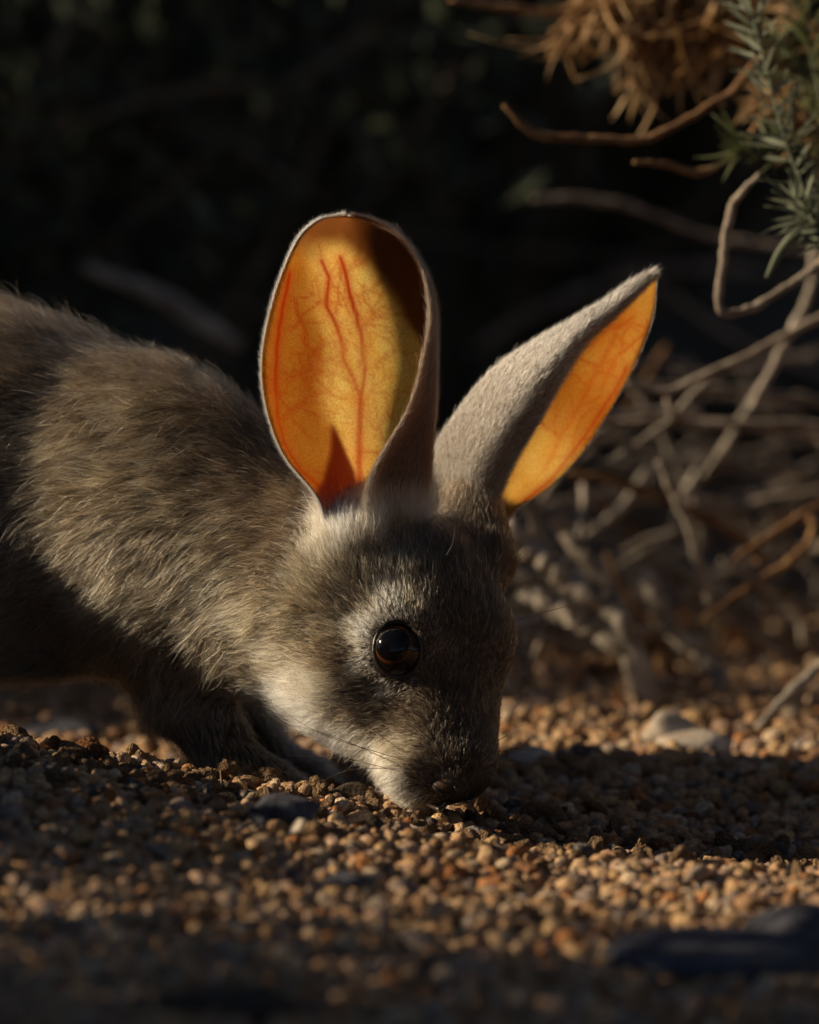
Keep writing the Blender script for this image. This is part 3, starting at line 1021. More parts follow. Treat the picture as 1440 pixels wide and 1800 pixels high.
def make_ear(ctrl, veins, lobe_fn, thick_fn, tip_fn, coat_fn, deep_col, inner_cols, m_ear, nfine=120, NR=190, NC=130, thick=4.0):
    ctrl = np.array(ctrl, float)
    g = catmull(ctrl, NR)
    g = np.moveaxis(catmull(np.moveaxis(g, 1, 0), NC), 0, 1)     # (NR, NC, 3)
    u = np.linspace(0, 1, NC)[None, :] * np.ones((NR, 1))
    t = np.linspace(0, 1, NR)[:, None] * np.ones((1, NC))
    dx = np.gradient(g, axis=1)
    dy = np.gradient(g, axis=0)
    n = np.cross(dx, dy)
    n /= np.linalg.norm(n, axis=-1, keepdims=True) + 1e-9
    k = int(deep_col * (NC - 1))
    if n[NR // 2, k, 2] > 0:
        n = -n
    edge = np.minimum(np.minimum(u, 1 - u) * 12, (1 - t) * 20)
    th = thick * (0.25 + 0.75 * np.clip(edge, 0, 1)) * (1.5 - 0.7 * t)
    outer = g + n * th[..., None] / 2
    inner_ = g - n * th[..., None] / 2
    V = np.concatenate([outer.reshape(-1, 3), inner_.reshape(-1, 3)])
    i, j = np.meshgrid(np.arange(NR - 1), np.arange(NC - 1), indexing='ij')
    q = (i * NC + j).ravel()
    F = np.stack([q, q + 1, q + NC + 1, q + NC], -1)
    off = NR * NC
    F2 = F[:, ::-1] + off
    def strip(b):
        return np.stack([b[:-1], b[:-1] + off, b[1:] + off, b[1:]], -1)
    left = np.arange(NR) * NC
    right = left + NC - 1
    bot = np.arange(NC)
    topr = bot + (NR - 1) * NC
    F = np.concatenate([F, F2, strip(left), strip(right)[:, ::-1], strip(bot)[:, ::-1], strip(topr)])
    me = fast_mesh('ear', loc(V), F)
    P2 = g.reshape(-1, 3)[:, :2]
    inn = ((u >= inner_cols[0]) & (u <= inner_cols[1])).ravel()
    vein = np.zeros(len(P2))
    wv = wob(P2[:, 0], P2[:, 1], 0, 61, 3, 0.07) * 2.2
    wv2 = wob(P2[:, 0], P2[:, 1], 0, 62, 3, 0.07) * 2.2
    Pw = P2 + np.stack([wv, wv2], -1)
    for line, wd, st in veins:
        d = seg_dist(Pw, line)
        vein = np.maximum(vein, st * np.exp(-(d / wd) ** 2))
        vein = np.maximum(vein, 0.34 * st * np.exp(-(d / (wd * 3.4)) ** 2))
    rv = np.random.default_rng(len(veins))
    lines = [np.array(v_[0], float) for v_ in veins if v_[2] > 0.38]
    for _ in range(nfine):
        l_ = lines[rv.integers(len(lines))]
        k_ = rv.integers(len(l_) - 1)
        p_ = l_[k_] + (l_[k_ + 1] - l_[k_]) * rv.random()
        a_ = math.atan2(*(l_[k_ + 1] - l_[k_])[::-1]) + rv.choice([-1, 1]) * rv.uniform(0.5, 1.3)
        br = [p_]
        for _k in range(rv.integers(4, 9)):
            a_ += rv.normal() * 0.35
            p_ = p_ + 11 * np.array([math.cos(a_), math.sin(a_)])
            br.append(p_)
        d = seg_dist(Pw, br)
        vein = np.maximum(vein, rv.uniform(0.25, 0.6) * np.exp(-(d / rv.uniform(1.3, 2.3)) ** 2))
    vein *= inn * (0.65 + 0.35 * np.clip(wob(P2[:, 0], P2[:, 1], 0, 64, 2, 0.02) + 0.6, 0, 1))
    at_ = lambda fn: fn(P2, u.ravel(), t.ravel())
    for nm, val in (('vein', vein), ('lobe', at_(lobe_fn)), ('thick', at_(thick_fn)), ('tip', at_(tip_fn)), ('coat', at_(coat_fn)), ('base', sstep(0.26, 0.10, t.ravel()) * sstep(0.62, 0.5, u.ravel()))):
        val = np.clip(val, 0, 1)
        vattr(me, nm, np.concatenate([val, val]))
    ear = link('ear', me, m_ear, rabbit)
    return ear, g, n, u, t

def ear_fur(ear, g, n, u, t, dens, nout, nedge, ninn, col_fn, len_fn, seed, inner_cols, rad=0.000020):
    rng = np.random.default_rng(seed)
    NR, NC = u.shape
    axis = np.gradient(g, axis=0)
    axis /= np.linalg.norm(axis, axis=-1, keepdims=True) + 1e-9
    acr = np.gradient(g, axis=1)
    acr /= np.linalg.norm(acr, axis=-1, keepdims=True) + 1e-9
    dA = np.linalg.norm(np.cross(np.gradient(g, axis=0), np.gradient(g, axis=1)), axis=-1)
    def bil(a, fi, fj):
        i0, j0 = fi.astype(int), fj.astype(int)
        i1, j1 = np.minimum(i0 + 1, NR - 1), np.minimum(j0 + 1, NC - 1)
        a_, b_ = (fi - i0)[:, None], (fj - j0)[:, None]
        return a[i0, j0] * (1 - a_) * (1 - b_) + a[i1, j0] * a_ * (1 - b_) + a[i0, j1] * (1 - a_) * b_ + a[i1, j1] * a_ * b_
    K = 4
    tt = np.linspace(0, 1, K)[None, :, None]
    pts, rads, cols = [], [], []
    def put(fi, fj, D, L, up, C, r):
        P = bil(g, fi, fj)
        m = len(P)
        D = D + rng.normal(size=(m, 3)) * 0.22
        q = P[:, None] + L[:, None, None] * (D[:, None] * (0.5 * tt + 0.5 * tt ** 2) + up[:, None] * (tt - 0.35 * tt ** 2))
        pts.append(q)
        rads.append(r * rng.uniform(0.7, 1.3, (m, 1)) * np.interp(tt[0, :, 0], [0, .4, 1], [1, .9, .15])[None])
        cols.append(np.repeat(C[:, None], K, 1))
    # outer coat
    w = (dA * dens(u, t)).ravel()
    w = w / w.sum()
    k = rng.choice(NR * NC, nout, p=w)
    fi = np.clip(k // NC + rng.uniform(-.5, .5, nout), 0, NR - 1.001)
    fj = np.clip(k % NC + rng.uniform(-.5, .5, nout), 0, NC - 1.001)
    uu, t_ = fj / (NC - 1), fi / (NR - 1)
    N_ = bil(n, fi, fj)
    L = len_fn(uu, t_) * rng.uniform(0.6, 1.2, nout)
    put(fi, fj, bil(axis, fi, fj), L, N_ * 0.45, col_fn(uu, t_, rng), rad)
    # rim fringe
    ne = nedge
    side = rng.random(ne)
    fi = rng.uniform(0.06, 1, ne) * (NR - 1.001)
    fj = np.where(side < 0.5, rng.uniform(0, 0.02, ne), rng.uniform(0.98, 1.0, ne)) * (NC - 1.001)
    tipk = rng.random(ne) < 0.1
    fi = np.where(tipk, (NR - 1.001) * rng.uniform(0.97, 1, ne), fi)
    fj = np.where(tipk, rng.random(ne) * (NC - 1.001), fj)
    N_ = bil(n, fi, fj)
    out = bil(acr, fi, fj) * np.where(fj < NC / 2, -1, 1)[:, None]
    C = col_fn(fj / (NC - 1), fi / (NR - 1), rng)
    put(fi, fj, bil(axis, fi, fj) * 0.7, rng.uniform(5, 13, ne), out * 0.8 + N_ * 0.4, C * 1.3, rad * 1.25)
    # sparse hair on the inside
    fi = rng.uniform(0.03, 0.9, ninn) * (NR - 1)
    fj = rng.uniform(inner_cols[0], 1.0, ninn) * (NC - 1.001)
    N_ = -bil(n, fi, fj)
    nearF = np.maximum(sstep(0.72, 0.98, fj / NC), sstep(0.3, 0.02, fi / NR))
    keep = rng.random(ninn) < 0.25 + 0.75 * nearF
    fi, fj, N_, nearF = fi[keep], fj[keep], N_[keep], nearF[keep]
    m = len(fi)
    C = np.tile(np.array([0.62, 0.42, 0.30]), (m, 1)) * rng.uniform(0.5, 1.2, (m, 1))
    put(fi, fj, bil(axis, fi, fj) - 0.35 * bil(acr, fi, fj) * nearF[:, None], rng.uniform(8, 16, m) * (0.6 + 0.9 * nearF), N_ * 0.35, C, rad * 0.7)
    curves_obj('ear_fur', loc(np.concatenate(pts)), np.concatenate(rads), np.clip(np.concatenate(cols), 0.005, 0.92), M_earfur, ear)

# the ear on the camera's side: rim, mid wall, trough, outer turn, front edge
earA = [
    [(612, 1000, -45), (620, 1000, -60), (655, 1000, -75), (715, 985, -60), (690, 1000, -20)],
    [(578, 925, 5), (592, 925, -30), (650, 925, -60), (738, 920, -40), (668, 935, 30)],
    [(556, 870, 42), (586, 870, 8), (655, 872, -48), (750, 875, -32), (640, 886, 58)],
    [(500, 800, 58), (560, 802, 14), (672, 805, -62), (758, 800, -28), (656, 822, 60)],
    [(470, 720, 60), (545, 720, 5), (690, 718, -78), (764, 705, -30), (714, 722, 46)],
    [(461, 640, 48), (545, 638, -8), (705, 635, -92), (765, 612, -45), (739, 640, 26)],
    [(474, 555, 32), (555, 552, -22), (690, 550, -100), (761, 540, -62), (752, 552, 0)],
    [(499, 475, 12), (565, 472, -38), (660, 472, -104), (741, 474, -82), (738, 474, -40)],
    [(528, 416, -8), (575, 416, -52), (635, 418, -100), (702, 416, -96), (703, 417, -66)],
    [(562, 387, -28), (590, 389, -58), (620, 390, -90), (655, 389, -96), (658, 389, -80)],
    [(598, 379, -52), (604, 379, -64), (612, 379, -78), (620, 379, -86), (622, 379, -80)],
]
vA = [([(629, 890), (628, 800), (632, 700), (640, 650), (637, 600), (625, 550), (612, 510), (606, 480), (597, 452)], 4.4, 1.0),
      ([(630, 890), (629, 780), (632, 700)], 7.0, 1.0),
      ([(632, 700), (618, 665), (602, 630), (600, 600), (590, 570), (573, 540), (576, 510), (578, 485), (564, 458)], 3.8, .95),
      ([(606, 480), (620, 470), (642, 460)], 2.2, .6), ([(590, 458), (604, 470)], 2, .5),
      ([(566, 862), (530, 825), (500, 780), (487, 730), (483, 670), (487, 600), (495, 550), (510, 480)], 3.4, .8),
      ([(630, 704), (600, 702), (575, 690), (555, 690), (535, 700), (510, 720), (492, 735)], 2.2, .6),
      ([(618, 680), (595, 660), (575, 650), (558, 655)], 2, .6), ([(600, 635), (580, 632), (565, 642), (556, 655)], 2, .55),
      ([(640, 650), (665, 635), (690, 620), (700, 610), (690, 590), (680, 578)], 1.9, .5),
      ([(628, 575), (650, 565), (668, 552)], 1.8, .5), ([(645, 692), (690, 694)], 1.7, .4),
      ([(630, 798), (650, 794), (668, 802)], 3.2, .7), ([(573, 540), (555, 520), (540, 512)], 1.8, .45),
      ([(590, 570), (607, 562), (616, 552)], 1.8, .45), ([(580, 700), (592, 716), (588, 735)], 1.7, .45),
      ([(565, 640), (550, 620), (535, 605), (528, 590)], 1.8, .5), ([(556, 655), (540, 650), (528, 660)], 1.6, .4),
      ([(660, 770), (664, 745), (676, 728)], 1.7, .4), ([(487, 650), (505, 660), (520, 668)], 1.6, .35)]
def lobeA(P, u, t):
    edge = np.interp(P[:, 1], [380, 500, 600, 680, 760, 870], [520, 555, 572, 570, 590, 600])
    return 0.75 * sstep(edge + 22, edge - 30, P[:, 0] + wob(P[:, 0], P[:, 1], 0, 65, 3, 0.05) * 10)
def thick_darkA(P, u, t):
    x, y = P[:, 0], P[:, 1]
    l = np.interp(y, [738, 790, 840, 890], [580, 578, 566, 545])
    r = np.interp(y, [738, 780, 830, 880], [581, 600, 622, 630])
    tri = sstep(-5, 9, x - l) * sstep(-4, 5, r - x) * sstep(735, 752, y)  # darker, redder triangle in the transmitted colour near the base
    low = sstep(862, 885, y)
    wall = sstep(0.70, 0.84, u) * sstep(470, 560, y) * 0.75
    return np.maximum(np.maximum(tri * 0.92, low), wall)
def tipA(P, u, t):
    x, y = P[:, 0], P[:, 1]
    b = wob(x, y, 0, 66, 3, 0.06) * 8
    line = np.interp(x, [470, 520, 600, 650, 700, 740, 770], [385, 428, 432, 470, 530, 600, 690])  # dark tip fur, plus shade down the right side put into the colour
    return sstep(30, -26, y + b - line) * 0.9
ear, g, n, u, t = make_ear(shift(earA, 15), vA, lobeA, thick_darkA, tipA, lambda P, u, t: np.maximum(sstep(0.7, 0.85, u) * 0.7, 0.8 * sstep(0.24, 0.12, t)), 0.5, (0.0, 0.8), M_ear)
def colA(u, t, rng):
    c = np.tile(np.array([0.62, 0.54, 0.44]), (len(u), 1)) * rng.uniform(0.7, 1.15, (len(u), 1))
    c = c * (1 + 0.35 * sstep(0.3, 0.15, t))[:, None]
    d = sstep(0.80, 0.97, t) * 0.3 + 0.9 * sstep(0.6, 0.75, u) * sstep(0.1, 0.25, t)
    return c * (1 - np.clip(d, 0, 0.95))[:, None] + np.array([0.11, 0.06, 0.038]) * rng.choice([0.25, 0.7, 1.6], (len(u), 1), p=[0.45, 0.35, 0.2]) * np.clip(d, 0, 0.95)[:, None]
ear_fur(ear, g, n, u, t, lambda u, t: 0.08 + 1.5 * sstep(0.3, 0.15, t) + 2.2 * sstep(0.62, 0.75, u), 44000, 30000, 24000, colA, lambda u, t: 9 + 34 * sstep(0.30, 0.08, t) + 8 * sstep(0.62, 0.78, u), 91, (0.0, 1.0))

# the ear on the far side: lower rim, trough, back of ear, outer wall, front edge
earB = [
    [(885, 965, -131), (850, 950, -148), (790, 935, -130), (828, 963, -70), (858, 985, -96)],
    [(888, 930, -168), (850, 905, -142), (765, 868, -130), (816, 907, -60), (856, 938, -86)],
    [(914, 892, -197), (862, 850, -136), (762, 800, -126), (826, 845, -52), (876, 880, -78)],
    [(966, 858, -205), (894, 792, -126), (806, 725, -112), (862, 774, -42), (906, 812, -68)],
    [(1022, 800, -205), (946, 714, -116), (868, 650, -100), (914, 699, -38), (951, 737, -64)],
    [(1066, 735, -203), (1000, 645, -110), (938, 600, -96), (968, 636, -44), (992, 664, -70)],
    [(1107, 665, -199), (1046, 593, -108), (1004, 562, -98), (1020, 583, -60), (1033, 600, -86)],
    [(1136, 602, -182), (1088, 548, -110), (1062, 527, -104), (1072, 543, -80), (1080, 556, -97)],
    [(1153, 546, -154), (1128, 506, -115), (1114, 490, -110), (1121, 502, -98), (1126, 512, -107)],
    [(1158, 478, -122), (1156, 475, -118), (1152, 470, -114), (1155, 474, -110), (1157, 478, -110)],
]
vB = [([(925, 880), (965, 845), (1010, 795), (1045, 745), (1080, 690), (1105, 640)], 3.2, .7),
      ([(1040, 610), (1065, 580), (1090, 570), (1118, 552)], 2.2, .45), ([(1060, 680), (1075, 640), (1100, 600)], 2, .4),
      ([(960, 820), (985, 770), (1020, 715), (1050, 650), (1085, 585)], 2.4, .4), ([(985, 770), (975, 740), (982, 715)], 2, .35),
      ([(1020, 715), (1045, 705), (1062, 690)], 1.8, .35)]
def tipB(P, u, t):
    return np.maximum(sstep(0.955, 0.995, t) * 0.8, sstep(0.045, 0.0, u) * sstep(0.6, 0.8, t) * 0.8) + 0 * u
def thickB(P, u, t):
    return np.maximum(sstep(0.22, 0.12, t), sstep(0.45, 0.6, u) * 0.9)
earb, g, n, u, t = make_ear(shift(earB, -120), vB, lambda P, u, t: 0.55 + 0.3 * wob(P[:, 0], P[:, 1], 0, 67, 3, 0.02), thickB, tipB, lambda P, u, t: np.maximum(sstep(0.36, 0.46, u), sstep(0.2, 0.1, t)), 0.25, (0.0, 0.5), M_ear_pale, 26)
def colB(u, t, rng):
    c = np.tile(np.array([0.74, 0.62, 0.50]), (len(u), 1)) * rng.choice([0.22, 0.7, 1.2], (len(u), 1), p=[0.35, 0.3, 0.35])
    d = np.clip(sstep(0.8, 1.0, t) * 0.4 + 0.7 * sstep(0.78, 0.92, u) * sstep(0.55, 0.8, t) + 0.35 * sstep(0.72, 0.95, u), 0, 0.8)
    return c * (1 - d)[:, None] + np.array([0.08, 0.055, 0.04]) * d[:, None]
ear_fur(earb, g, n, u, t, lambda u, t: 0.10 + 1.6 * sstep(0.36, 0.46, u), 62000, 9000, 7000, colB, lambda u, t: 9 + 5 * sstep(0.3, 0.5, u) + 26 * sstep(0.3, 0.0, t), 92, (0.0, 1.0), 0.000034)

# ------------------------------------------------------------------ brush behind the rabbit, on the right
def px_line(pts, depth, slope=0.0):
    n = len(pts)
    return np.array([at(p[0], p[1], depth + slope * k / max(1, n - 1)) for k, p in enumerate(pts)])

def to_ground(p, dz=0.0):
    return np.array([p[0], p[1], float(ground_h(p[0], p[1])) + dz])

BASE = to_ground(at(1760, 1200, 0.24))
brush = empty('rabbitbrush', BASE, 'bare twiggy brush with dry curled leaves and green sprigs behind the ears', 'shrub')
SR = [  # photo polyline, depth, radius px, bark, joins the base
    ([(885, 185), (945, 235), (1040, 243), (1130, 245), (1200, 215), (1285, 165), (1390, 120)], .13, 8, 1, 1),
    ([(1115, 285), (1175, 290), (1230, 303), (1300, 262), (1400, 215)], .13, 7, 1, 1),
    ([(935, 350), (1010, 348), (1100, 360), (1170, 385), (1250, 415), (1400, 440), (1500, 470)], .32, 8, 0, 1),
    ([(1335, 305), (1290, 360), (1272, 450), (1265, 540), (1300, 548), (1360, 520), (1440, 465), (1500, 430)], .11, 8, 0, 1),
    ([(1100, 675), (1170, 690), (1240, 660), (1340, 612), (1440, 560), (1520, 540)], .18, 8, 0, 1),
    ([(1170, 690), (1190, 735), (1230, 747), (1330, 745), (1440, 748), (1520, 760)], .22, 9, 0, 1),
    ([(1085, 670), (1200, 682), (1300, 687), (1440, 705), (1520, 730)], .28, 9, 0, 1),
    ([(950, 880), (1020, 790), (1060, 757), (1130, 740), (1230, 742), (1340, 752), (1500, 775)], .26, 9, 0, 1),
    ([(980, 832), (1060, 842), (1150, 870), (1240, 910), (1310, 955), (1340, 990)], .22, 9, 1, 0),
    ([(905, 905), (1000, 880), (1080, 868), (1160, 880)], .30, 9, 0, 0),
    ([(1040, 1000), (1120, 960), (1200, 930), (1300, 890), (1440, 865), (1520, 870)], .30, 8, 0, 1),
    ([(1290, 985), (1320, 965), (1380, 925), (1440, 890), (1520, 860)], .2, 8, 1, 1),
    ([(1235, 1090), (1320, 1030), (1390, 985), (1428, 940), (1425, 900)], .2, 8, 1, 0),
    ([(1180, 1055), (1250, 1020), (1330, 985), (1450, 960)], .33, 9, 0, 1),
    ([(1140, 842), (1185, 820), (1230, 800)], .38, 9, 0, 0),
    ([(1205, 880), (1215, 850), (1228, 828)], .30, 9, 2, 0),
    ([(790, 0), (900, 15), (990, 20), (1100, -20), (1250, -60)], .2, 8, 1, 0),
    ([(1000, 700), (1080, 760), (1200, 800), (1330, 830), (1500, 850)], .42, 8, 0, 1),
    ([(1090, 480), (1180, 520), (1300, 600), (1500, 680)], .5, 8, 0, 1),
    ([(820, 620), (920, 560), (1060, 500), (1240, 470), (1500, 520)], .55, 9, 0, 1),
    ([(1330, 1280), (1400, 1210), (1460, 1160), (1560, 1130)], .16, 11, 2, 1),
]
rb = np.random.default_rng(17)
for k in range(58):
    x0, y0 = rb.uniform(880, 1400), rb.uniform(640, 1120)
    ln, a = rb.uniform(160, 420), rb.choice([rb.normal(0.05, 0.25), rb.normal(-0.55, 0.2), rb.normal(0.7, 0.25)])
    q = [(x0, y0)]
    for _ in range(4):
        a += rb.normal() * 0.16
        q.append((q[-1][0] + ln / 4 * math.cos(a), q[-1][1] + ln / 4 * math.sin(a)))
    SR.append((q, rb.uniform(.2, .42), rb.uniform(4.5, 9), int(rb.choice([0, 1, 2, 2, 2])), 1 if q[-1][0] > 1440 else 0))
BARK = [M_bark, M_bark_warm, M_bark_pale]
for k, (pts, dep, r, bk, join) in enumerate(SR):
    L = px_line(pts, dep, 0.02)
    rr = np.full(len(L), r * S)
    rr[0] *= 0.55
    rr[-1] *= 1.1
    if join:
        e = L[-1]
        mid = e * 0.45 + BASE * 0.55 + np.array([0.012, 0.01, 0.03])
        L = np.concatenate([L, [mid], [BASE + np.array([0.0, 0.0, 0.004])]])
        rr = np.concatenate([rr, [r * S * 1.2, r * S * 1.8]])
    link('branch', tube_mesh('branch', L, rr, sides=8, seg=len(L) * 7, knob=0.12, seed=k), BARK[bk], brush)

def blade(p, d, up, ln, wd, curl, n=6):
    d = d / np.linalg.norm(d)
    side = np.cross(d, up)
    side /= np.linalg.norm(side) + 1e-9
    nn = np.cross(side, d)
    t = np.linspace(0, 1, n)
    c = p + ln * (d * t[:, None] + nn * (curl * t ** 2)[:, None])
    w = wd * np.sin(np.clip(t * 0.92 + 0.08, 0, 1) * math.pi) ** 0.6
    fold = nn * wd * 0.35
    V = np.concatenate([c - side * w[:, None], c - fold, c + side * w[:, None]])
    i = np.arange(n - 1)
    F = np.concatenate([np.stack([i, i + 1, n + i + 1], -1), np.stack([i, n + i + 1, n + i], -1),
                        np.stack([n + i, n + i + 1, 2 * n + i + 1], -1), np.stack([n + i, 2 * n + i + 1, 2 * n + i], -1)])
    return V, F

# dry curled leaves hanging at the top
rng = np.random.default_rng(5)
for c in range(9):
    cx = [1010, 1060, 1110, 1160, 1210, 1250, 1090, 1180, 1270][c]
    cy = [60, 30, 80, 110, 60, 90, -10, 0, 20][c]
    root = at(cx + 40, cy - 40, 0.2 + 0.02 * rng.random())
    g = Geo()
    tw = px_line([(cx + 90, cy - 120), (cx + 45, cy - 45), (cx, cy)], 0.20)
    g.add(*tube_tris(tw, [5 * S, 4 * S, 3 * S], sides=6, seg=10))
    for k in range(46):
        f = rng.random()
        p = tw[0] * (1 - f) ** 2 + 2 * tw[1] * f * (1 - f) + tw[2] * f * f + rng.normal(size=3) * 0.0025
        d = np.array([rng.normal(-0.45, 0.5), rng.normal(0, 0.5), -0.75 + rng.normal() * 0.35])
        g.add(*blade(p, d, rng.normal(size=3), rng.uniform(8, 18) * 0.001, rng.uniform(0.8, 1.3) * 0.001, rng.normal() * 0.9))
    link('dry_leaf_cluster', g.mesh('dry_leaf_cluster'), M_dry, brush)

# green sprigs on the right
SP = [([(1500, 520), (1440, 395), (1400, 300), (1372, 215), (1345, 110), (1312, -20)], .10, 0),
      ([(1520, 430), (1470, 300), (1445, 180), (1420, 60), (1430, -40)], .13, 1),
      ([(1540, 380), (1450, 330), (1400, 260), (1340, 250), (1300, 255)], .12, 1),
      ([(1540, 460), (1480, 430), (1430, 390), (1400, 345)], .09, 0),
      ([(1560, 250), (1480, 180), (1400, 130), (1370, 60)], .15, 1),
      ([(1560, 150), (1470, 90), (1390, 20), (1350, -30)], .17, 2),
      ([(1500, 330), (1440, 250), (1385, 180), (1330, 165)], .16, 2)]
for k, (pts, dep, kind) in enumerate(SP):
    L = px_line(pts, dep)
    g = Geo()
    rr = np.linspace(5, 2.5, len(L)) * S
    mid = L[0] * 0.5 + BASE * 0.5 + np.array([0.02, 0, 0.04])
    L2 = np.concatenate([[BASE + np.array([0, 0, 0.01])], [mid], L])
    st = link('sprig', tube_mesh('sprig', L2, np.concatenate([[12 * S, 8 * S], rr]), sides=6, seg=50), M_sprig if kind != 2 else M_bark, brush)
    path = catmull(L, 60)
    for q in range(80):
        f = rng.random() ** 0.8
        p = path[int(f * 59)]
        tan = path[min(59, int(f * 59) + 1)] - path[max(0, int(f * 59) - 1)]
        tan /= np.linalg.norm(tan)
        out = rng.normal(size=3)
        out -= out @ tan * tan
        out /= np.linalg.norm(out)
        g.add(*blade(p, tan * rng.uniform(0.3, 1.1) + out * 0.8 + np.array([0, 0, -0.1]), rng.normal(size=3), rng.uniform(6, 14) * 0.001, rng.uniform(0.4, 0.7) * 0.001, rng.normal() * 0.3))
    link('leaves', g.mesh('leaves'), [M_sprig, M_leaf_green, M_dry][kind], st)
lf = Geo()
v, f = tube_tris(px_line([(1425, 380), (1400, 405), (1370, 445), (1348, 488)], .09), [3 * S, 7 * S, 8 * S, 4 * S], sides=8, seg=16)
lf.add(v, f)
link('long_leaf', lf.mesh('long_leaf'), M_sprig, brush)

# ------------------------------------------------------------------ fallen sticks lying under the brush
FS = [([(890, 925), (950, 980), (1010, 1035), (1085, 1085)], 20, 'thick pale fallen stick slanting past the forehead', 2, .012),
      ([(915, 1000), (945, 1052), (1000, 1078), (1060, 1112), (1112, 1155)], 20, 'crooked pale fallen stick with a bent end', 2, .008),
      ([(965, 895), (1020, 970), (1080, 1045), (1100, 1110)], 15, 'thin grey fallen stick crossing the pale ones', 0, .016),
      ([(1132, 1005), (1160, 1070), (1195, 1122), (1245, 1158)], 15, 'tan fallen stick bent like an elbow', 2, .006),
      ([(840, 1112), (930, 1100), (990, 1090)], 14, 'short pale fallen stick behind the rabbit brow', 2, .006),
      ([(1040, 1165), (1062, 1185), (1105, 1145), (1150, 1135)], 14, 'short brown fallen stick beneath the pale ones', 1, .004),
      ([(1095, 1198), (1170, 1192), (1245, 1196)], 13, 'orange brown fallen twig lying level on the soil', 1, .004),
      ([(950, 1265), (1020, 1235), (1075, 1220)], 9, 'short dark fallen twig beside the muzzle', 0, .003),
      ([(960, 1000), (1010, 1060), (1060, 1130), (1075, 1170)], 13, 'grey brown fallen stick under the crooked pale one', 0, .004)]
for k, (pts, r, lab, bk, lift) in enumerate(FS):
    lo = max(pts, key=lambda q: q[1])
    dep = 0.20 + 0.012 * k
    if lo == pts[0]:
        pts = pts[::-1]
    pts = [pts[0]] + pts[1:-1] + [pts[-1], (pts[-1][0] + (25 if k % 2 else 60), max(pts[-1][1] + 60, 1285 - 6 * k))]
    L = px_line(pts, dep)
    L[-1] = to_ground(L[-1], 0.001)
    link('fallen_stick', tube_mesh('fallen_stick', L, np.full(len(L), r * S * 1.05), sides=9, seg=len(L) * 6, knob=0.18, seed=90 + k), BARK[bk], label=lab, cat='stick')

# a weathered log behind the rabbit's back
L = px_line([(150, 470), (230, 500), (295, 528), (345, 560), (420, 610)], 0.42)
link('fallen_log', tube_mesh('fallen_log', L, np.array([12, 17, 19, 21, 18]) * S, sides=10, seg=30, knob=0.06, seed=3), M_bark_pale,
     label='weathered pale branch lying behind the rabbit back', cat='branch')

# ------------------------------------------------------------------ shrubs
def shrub(name, label, base, height, spread, nstem, nleaf, leaf_mm, m_leaf, seed, group=None, m_bark=None, lean=(0, 0), flat=0.75):
    rng = np.random.default_rng(seed)
    b = to_ground(np.array([base[0], base[1], 0.0]))
    root = empty(name, b, label, 'shrub', group)
    br = Geo()
    lv = Geo()
    tips = []
    for k in range(nstem):
        a = rng.uniform(0, 6.283)
        r = spread * math.sqrt(rng.random())
        h = height * rng.uniform(0.45, 1.0) * (1 - 0.35 * (r / spread) ** 2)
        end = b + np.array([math.cos(a) * r + lean[0] * h, math.sin(a) * r * flat + lean[1] * h, h])
        mid = b + (end - b) * 0.5 + np.append(rng.normal(size=2) * spread * 0.12, -0.02 * height)
        P = np.stack([b + np.append(rng.normal(size=2) * 0.012, -0.005), mid, end])
        r0 = height * 0.010 * rng.uniform(0.6, 1.2)
        br.add(*tube_tris(P, [r0, r0 * 0.65, r0 * 0.25], sides=5, seg=8, knob=0.1, seed=seed * 100 + k))
        path = catmull(P, 14)
        tips.append(path)
        for q in range(3):
            i = rng.integers(5, 13)
            e = path[i] + rng.normal(size=3) * np.array([1, 1, 0.7]) * height * 0.16
            br.add(*tube_tris(np.stack([path[i], (path[i] + e) / 2 + rng.normal(size=3) * 0.008, e]), [r0 * 0.45, r0 * 0.35, r0 * 0.15], sides=4, seg=5))
            tips.append(catmull(np.stack([path[i], (path[i] + e) / 2, e]), 14))
    T = np.array(tips)
    k = rng.integers(0, len(T), nleaf)
    i = np.clip((rng.random(nleaf) ** 0.6 * 13).astype(int), 3, 13)
    P = T[k, i] + rng.normal(size=(nleaf, 3)) * leaf_mm * 0.0012
    P[:, 2] = np.maximum(P[:, 2], b[2] + 0.01)
    D = rng.normal(size=(nleaf, 3)) + np.array([0, 0, 0.5])
    D /= np.linalg.norm(D, axis=1, keepdims=True)
    Sd = np.cross(D, rng.normal(size=(nleaf, 3)))
    Sd /= np.linalg.norm(Sd, axis=1, keepdims=True)
    ln = leaf_mm * 0.001 * rng.uniform(0.6, 1.3, (nleaf, 1))
    wd = ln * 0.17
    nn = np.cross(Sd, D) * ln * 0.1
    V = np.stack([P, P + D * ln * 0.45 - Sd * wd - nn, P + D * ln, P + D * ln * 0.45 + Sd * wd - nn], 1).reshape(-1, 3)
    o = np.arange(nleaf)[:, None] * 4
    F = np.concatenate([o + [0, 1, 2], o + [0, 2, 3]])
    lv.add(V, F)
    link('branches', br.mesh('branches'), m_bark or M_bark, root)
    link('foliage', lv.mesh('foliage', smooth=False), m_leaf, root)
    return root

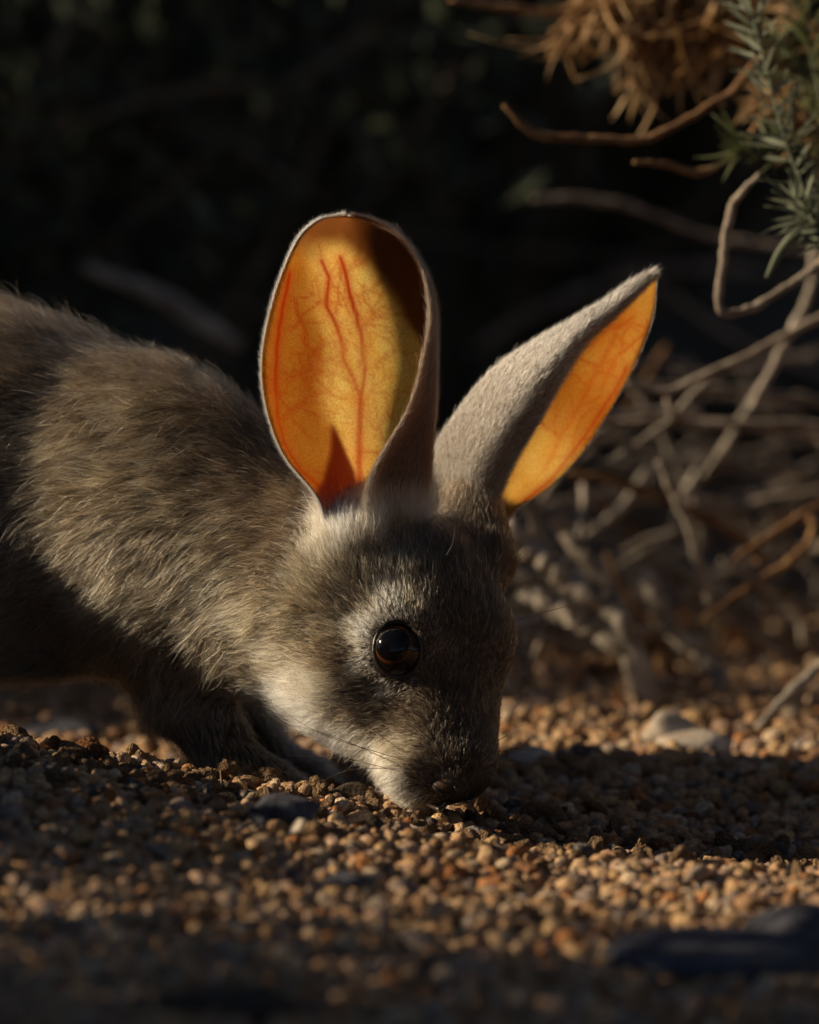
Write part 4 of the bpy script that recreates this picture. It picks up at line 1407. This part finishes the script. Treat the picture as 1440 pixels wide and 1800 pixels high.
# in view, behind the rabbit
shrub('sagebrush', 'dim grey green shrub behind the rabbit back', (-0.17, 0.62), 0.42, 0.22, 40, 9000, 16, M_leaf_sage, 201)
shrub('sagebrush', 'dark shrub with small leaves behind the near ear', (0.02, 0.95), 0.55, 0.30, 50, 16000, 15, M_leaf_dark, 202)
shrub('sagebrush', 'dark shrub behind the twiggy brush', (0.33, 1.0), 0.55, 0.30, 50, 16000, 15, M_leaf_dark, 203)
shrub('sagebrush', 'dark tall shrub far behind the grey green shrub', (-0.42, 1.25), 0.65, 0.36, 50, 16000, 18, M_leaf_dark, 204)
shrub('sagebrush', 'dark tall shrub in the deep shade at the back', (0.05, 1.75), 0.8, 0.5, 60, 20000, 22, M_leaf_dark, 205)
# out of view on the sunny side, added to shade the clearing back and front
shrub('sagebrush', 'dense unseen shrub added beside the clearing to shade the brush', (-0.56, 0.32), 0.30, 0.26, 80, 20000, 18, M_leaf_sage, 206)
shrub('sagebrush', 'taller unseen shrub added between the dense ones to shade the background', (-0.80, 0.66), 0.72, 0.34, 80, 24000, 22, M_leaf_sage, 211)
shrub('sagebrush', 'broad dense unseen shrub added on the sunny side to shade the background', (-1.25, 0.72), 0.95, 0.42, 90, 26000, 26, M_leaf_sage, 213)
shrub('sagebrush', 'tall dense unseen shrub added further back for its shade', (-1.0, 1.35), 1.1, 0.6, 90, 30000, 28, M_leaf_sage, 207)
shrub('sagebrush', 'low dense unseen shrub added to shade the front gravel', (-0.56, -0.46), 0.44, 0.28, 90, 30000, 18, M_leaf_sage, 208)
shrub('sagebrush', 'dense unseen shrub added further forward for its shade', (-1.35, -1.05), 1.0, 0.5, 80, 26000, 24, M_leaf_sage, 209)
shrub('shade_shrub', 'ankle high unseen shrub added to shade the gravel ridge', (-0.225, -0.10), 0.072, 0.066, 50, 5000, 9, M_leaf_sage, 212, flat=1.3)
# unseen shrubs added around the clearing to cut the sky fill
for k, (bx, by, h, sp) in enumerate([(0.80, 0.05, 0.8, 0.4), (0.8, 0.75, 0.9, 0.45), (1.25, -0.95, 1.2, 0.5), (1.9, -1.9, 1.6, 0.6), (-1.9, -2.0, 1.6, 0.6),
                                     (2.9, -3.2, 2.2, 0.8), (-2.9, -3.2, 2.2, 0.8)]):
    shrub('sagebrush', ['unseen leafy shrub added on the far side to block sky light', 'tall unseen shrub added behind the brush base to block sky light', 'unseen leafy shrub added opposite the sun to block sky light',
                        'tall unseen shrub added away from the sun to block sky light', 'tall unseen shrub added on the sunny side to block sky light', 'very tall unseen shrub added away from the sun to block sky light',
                        'very tall unseen shrub added on the sunny side to block sky light'][k],
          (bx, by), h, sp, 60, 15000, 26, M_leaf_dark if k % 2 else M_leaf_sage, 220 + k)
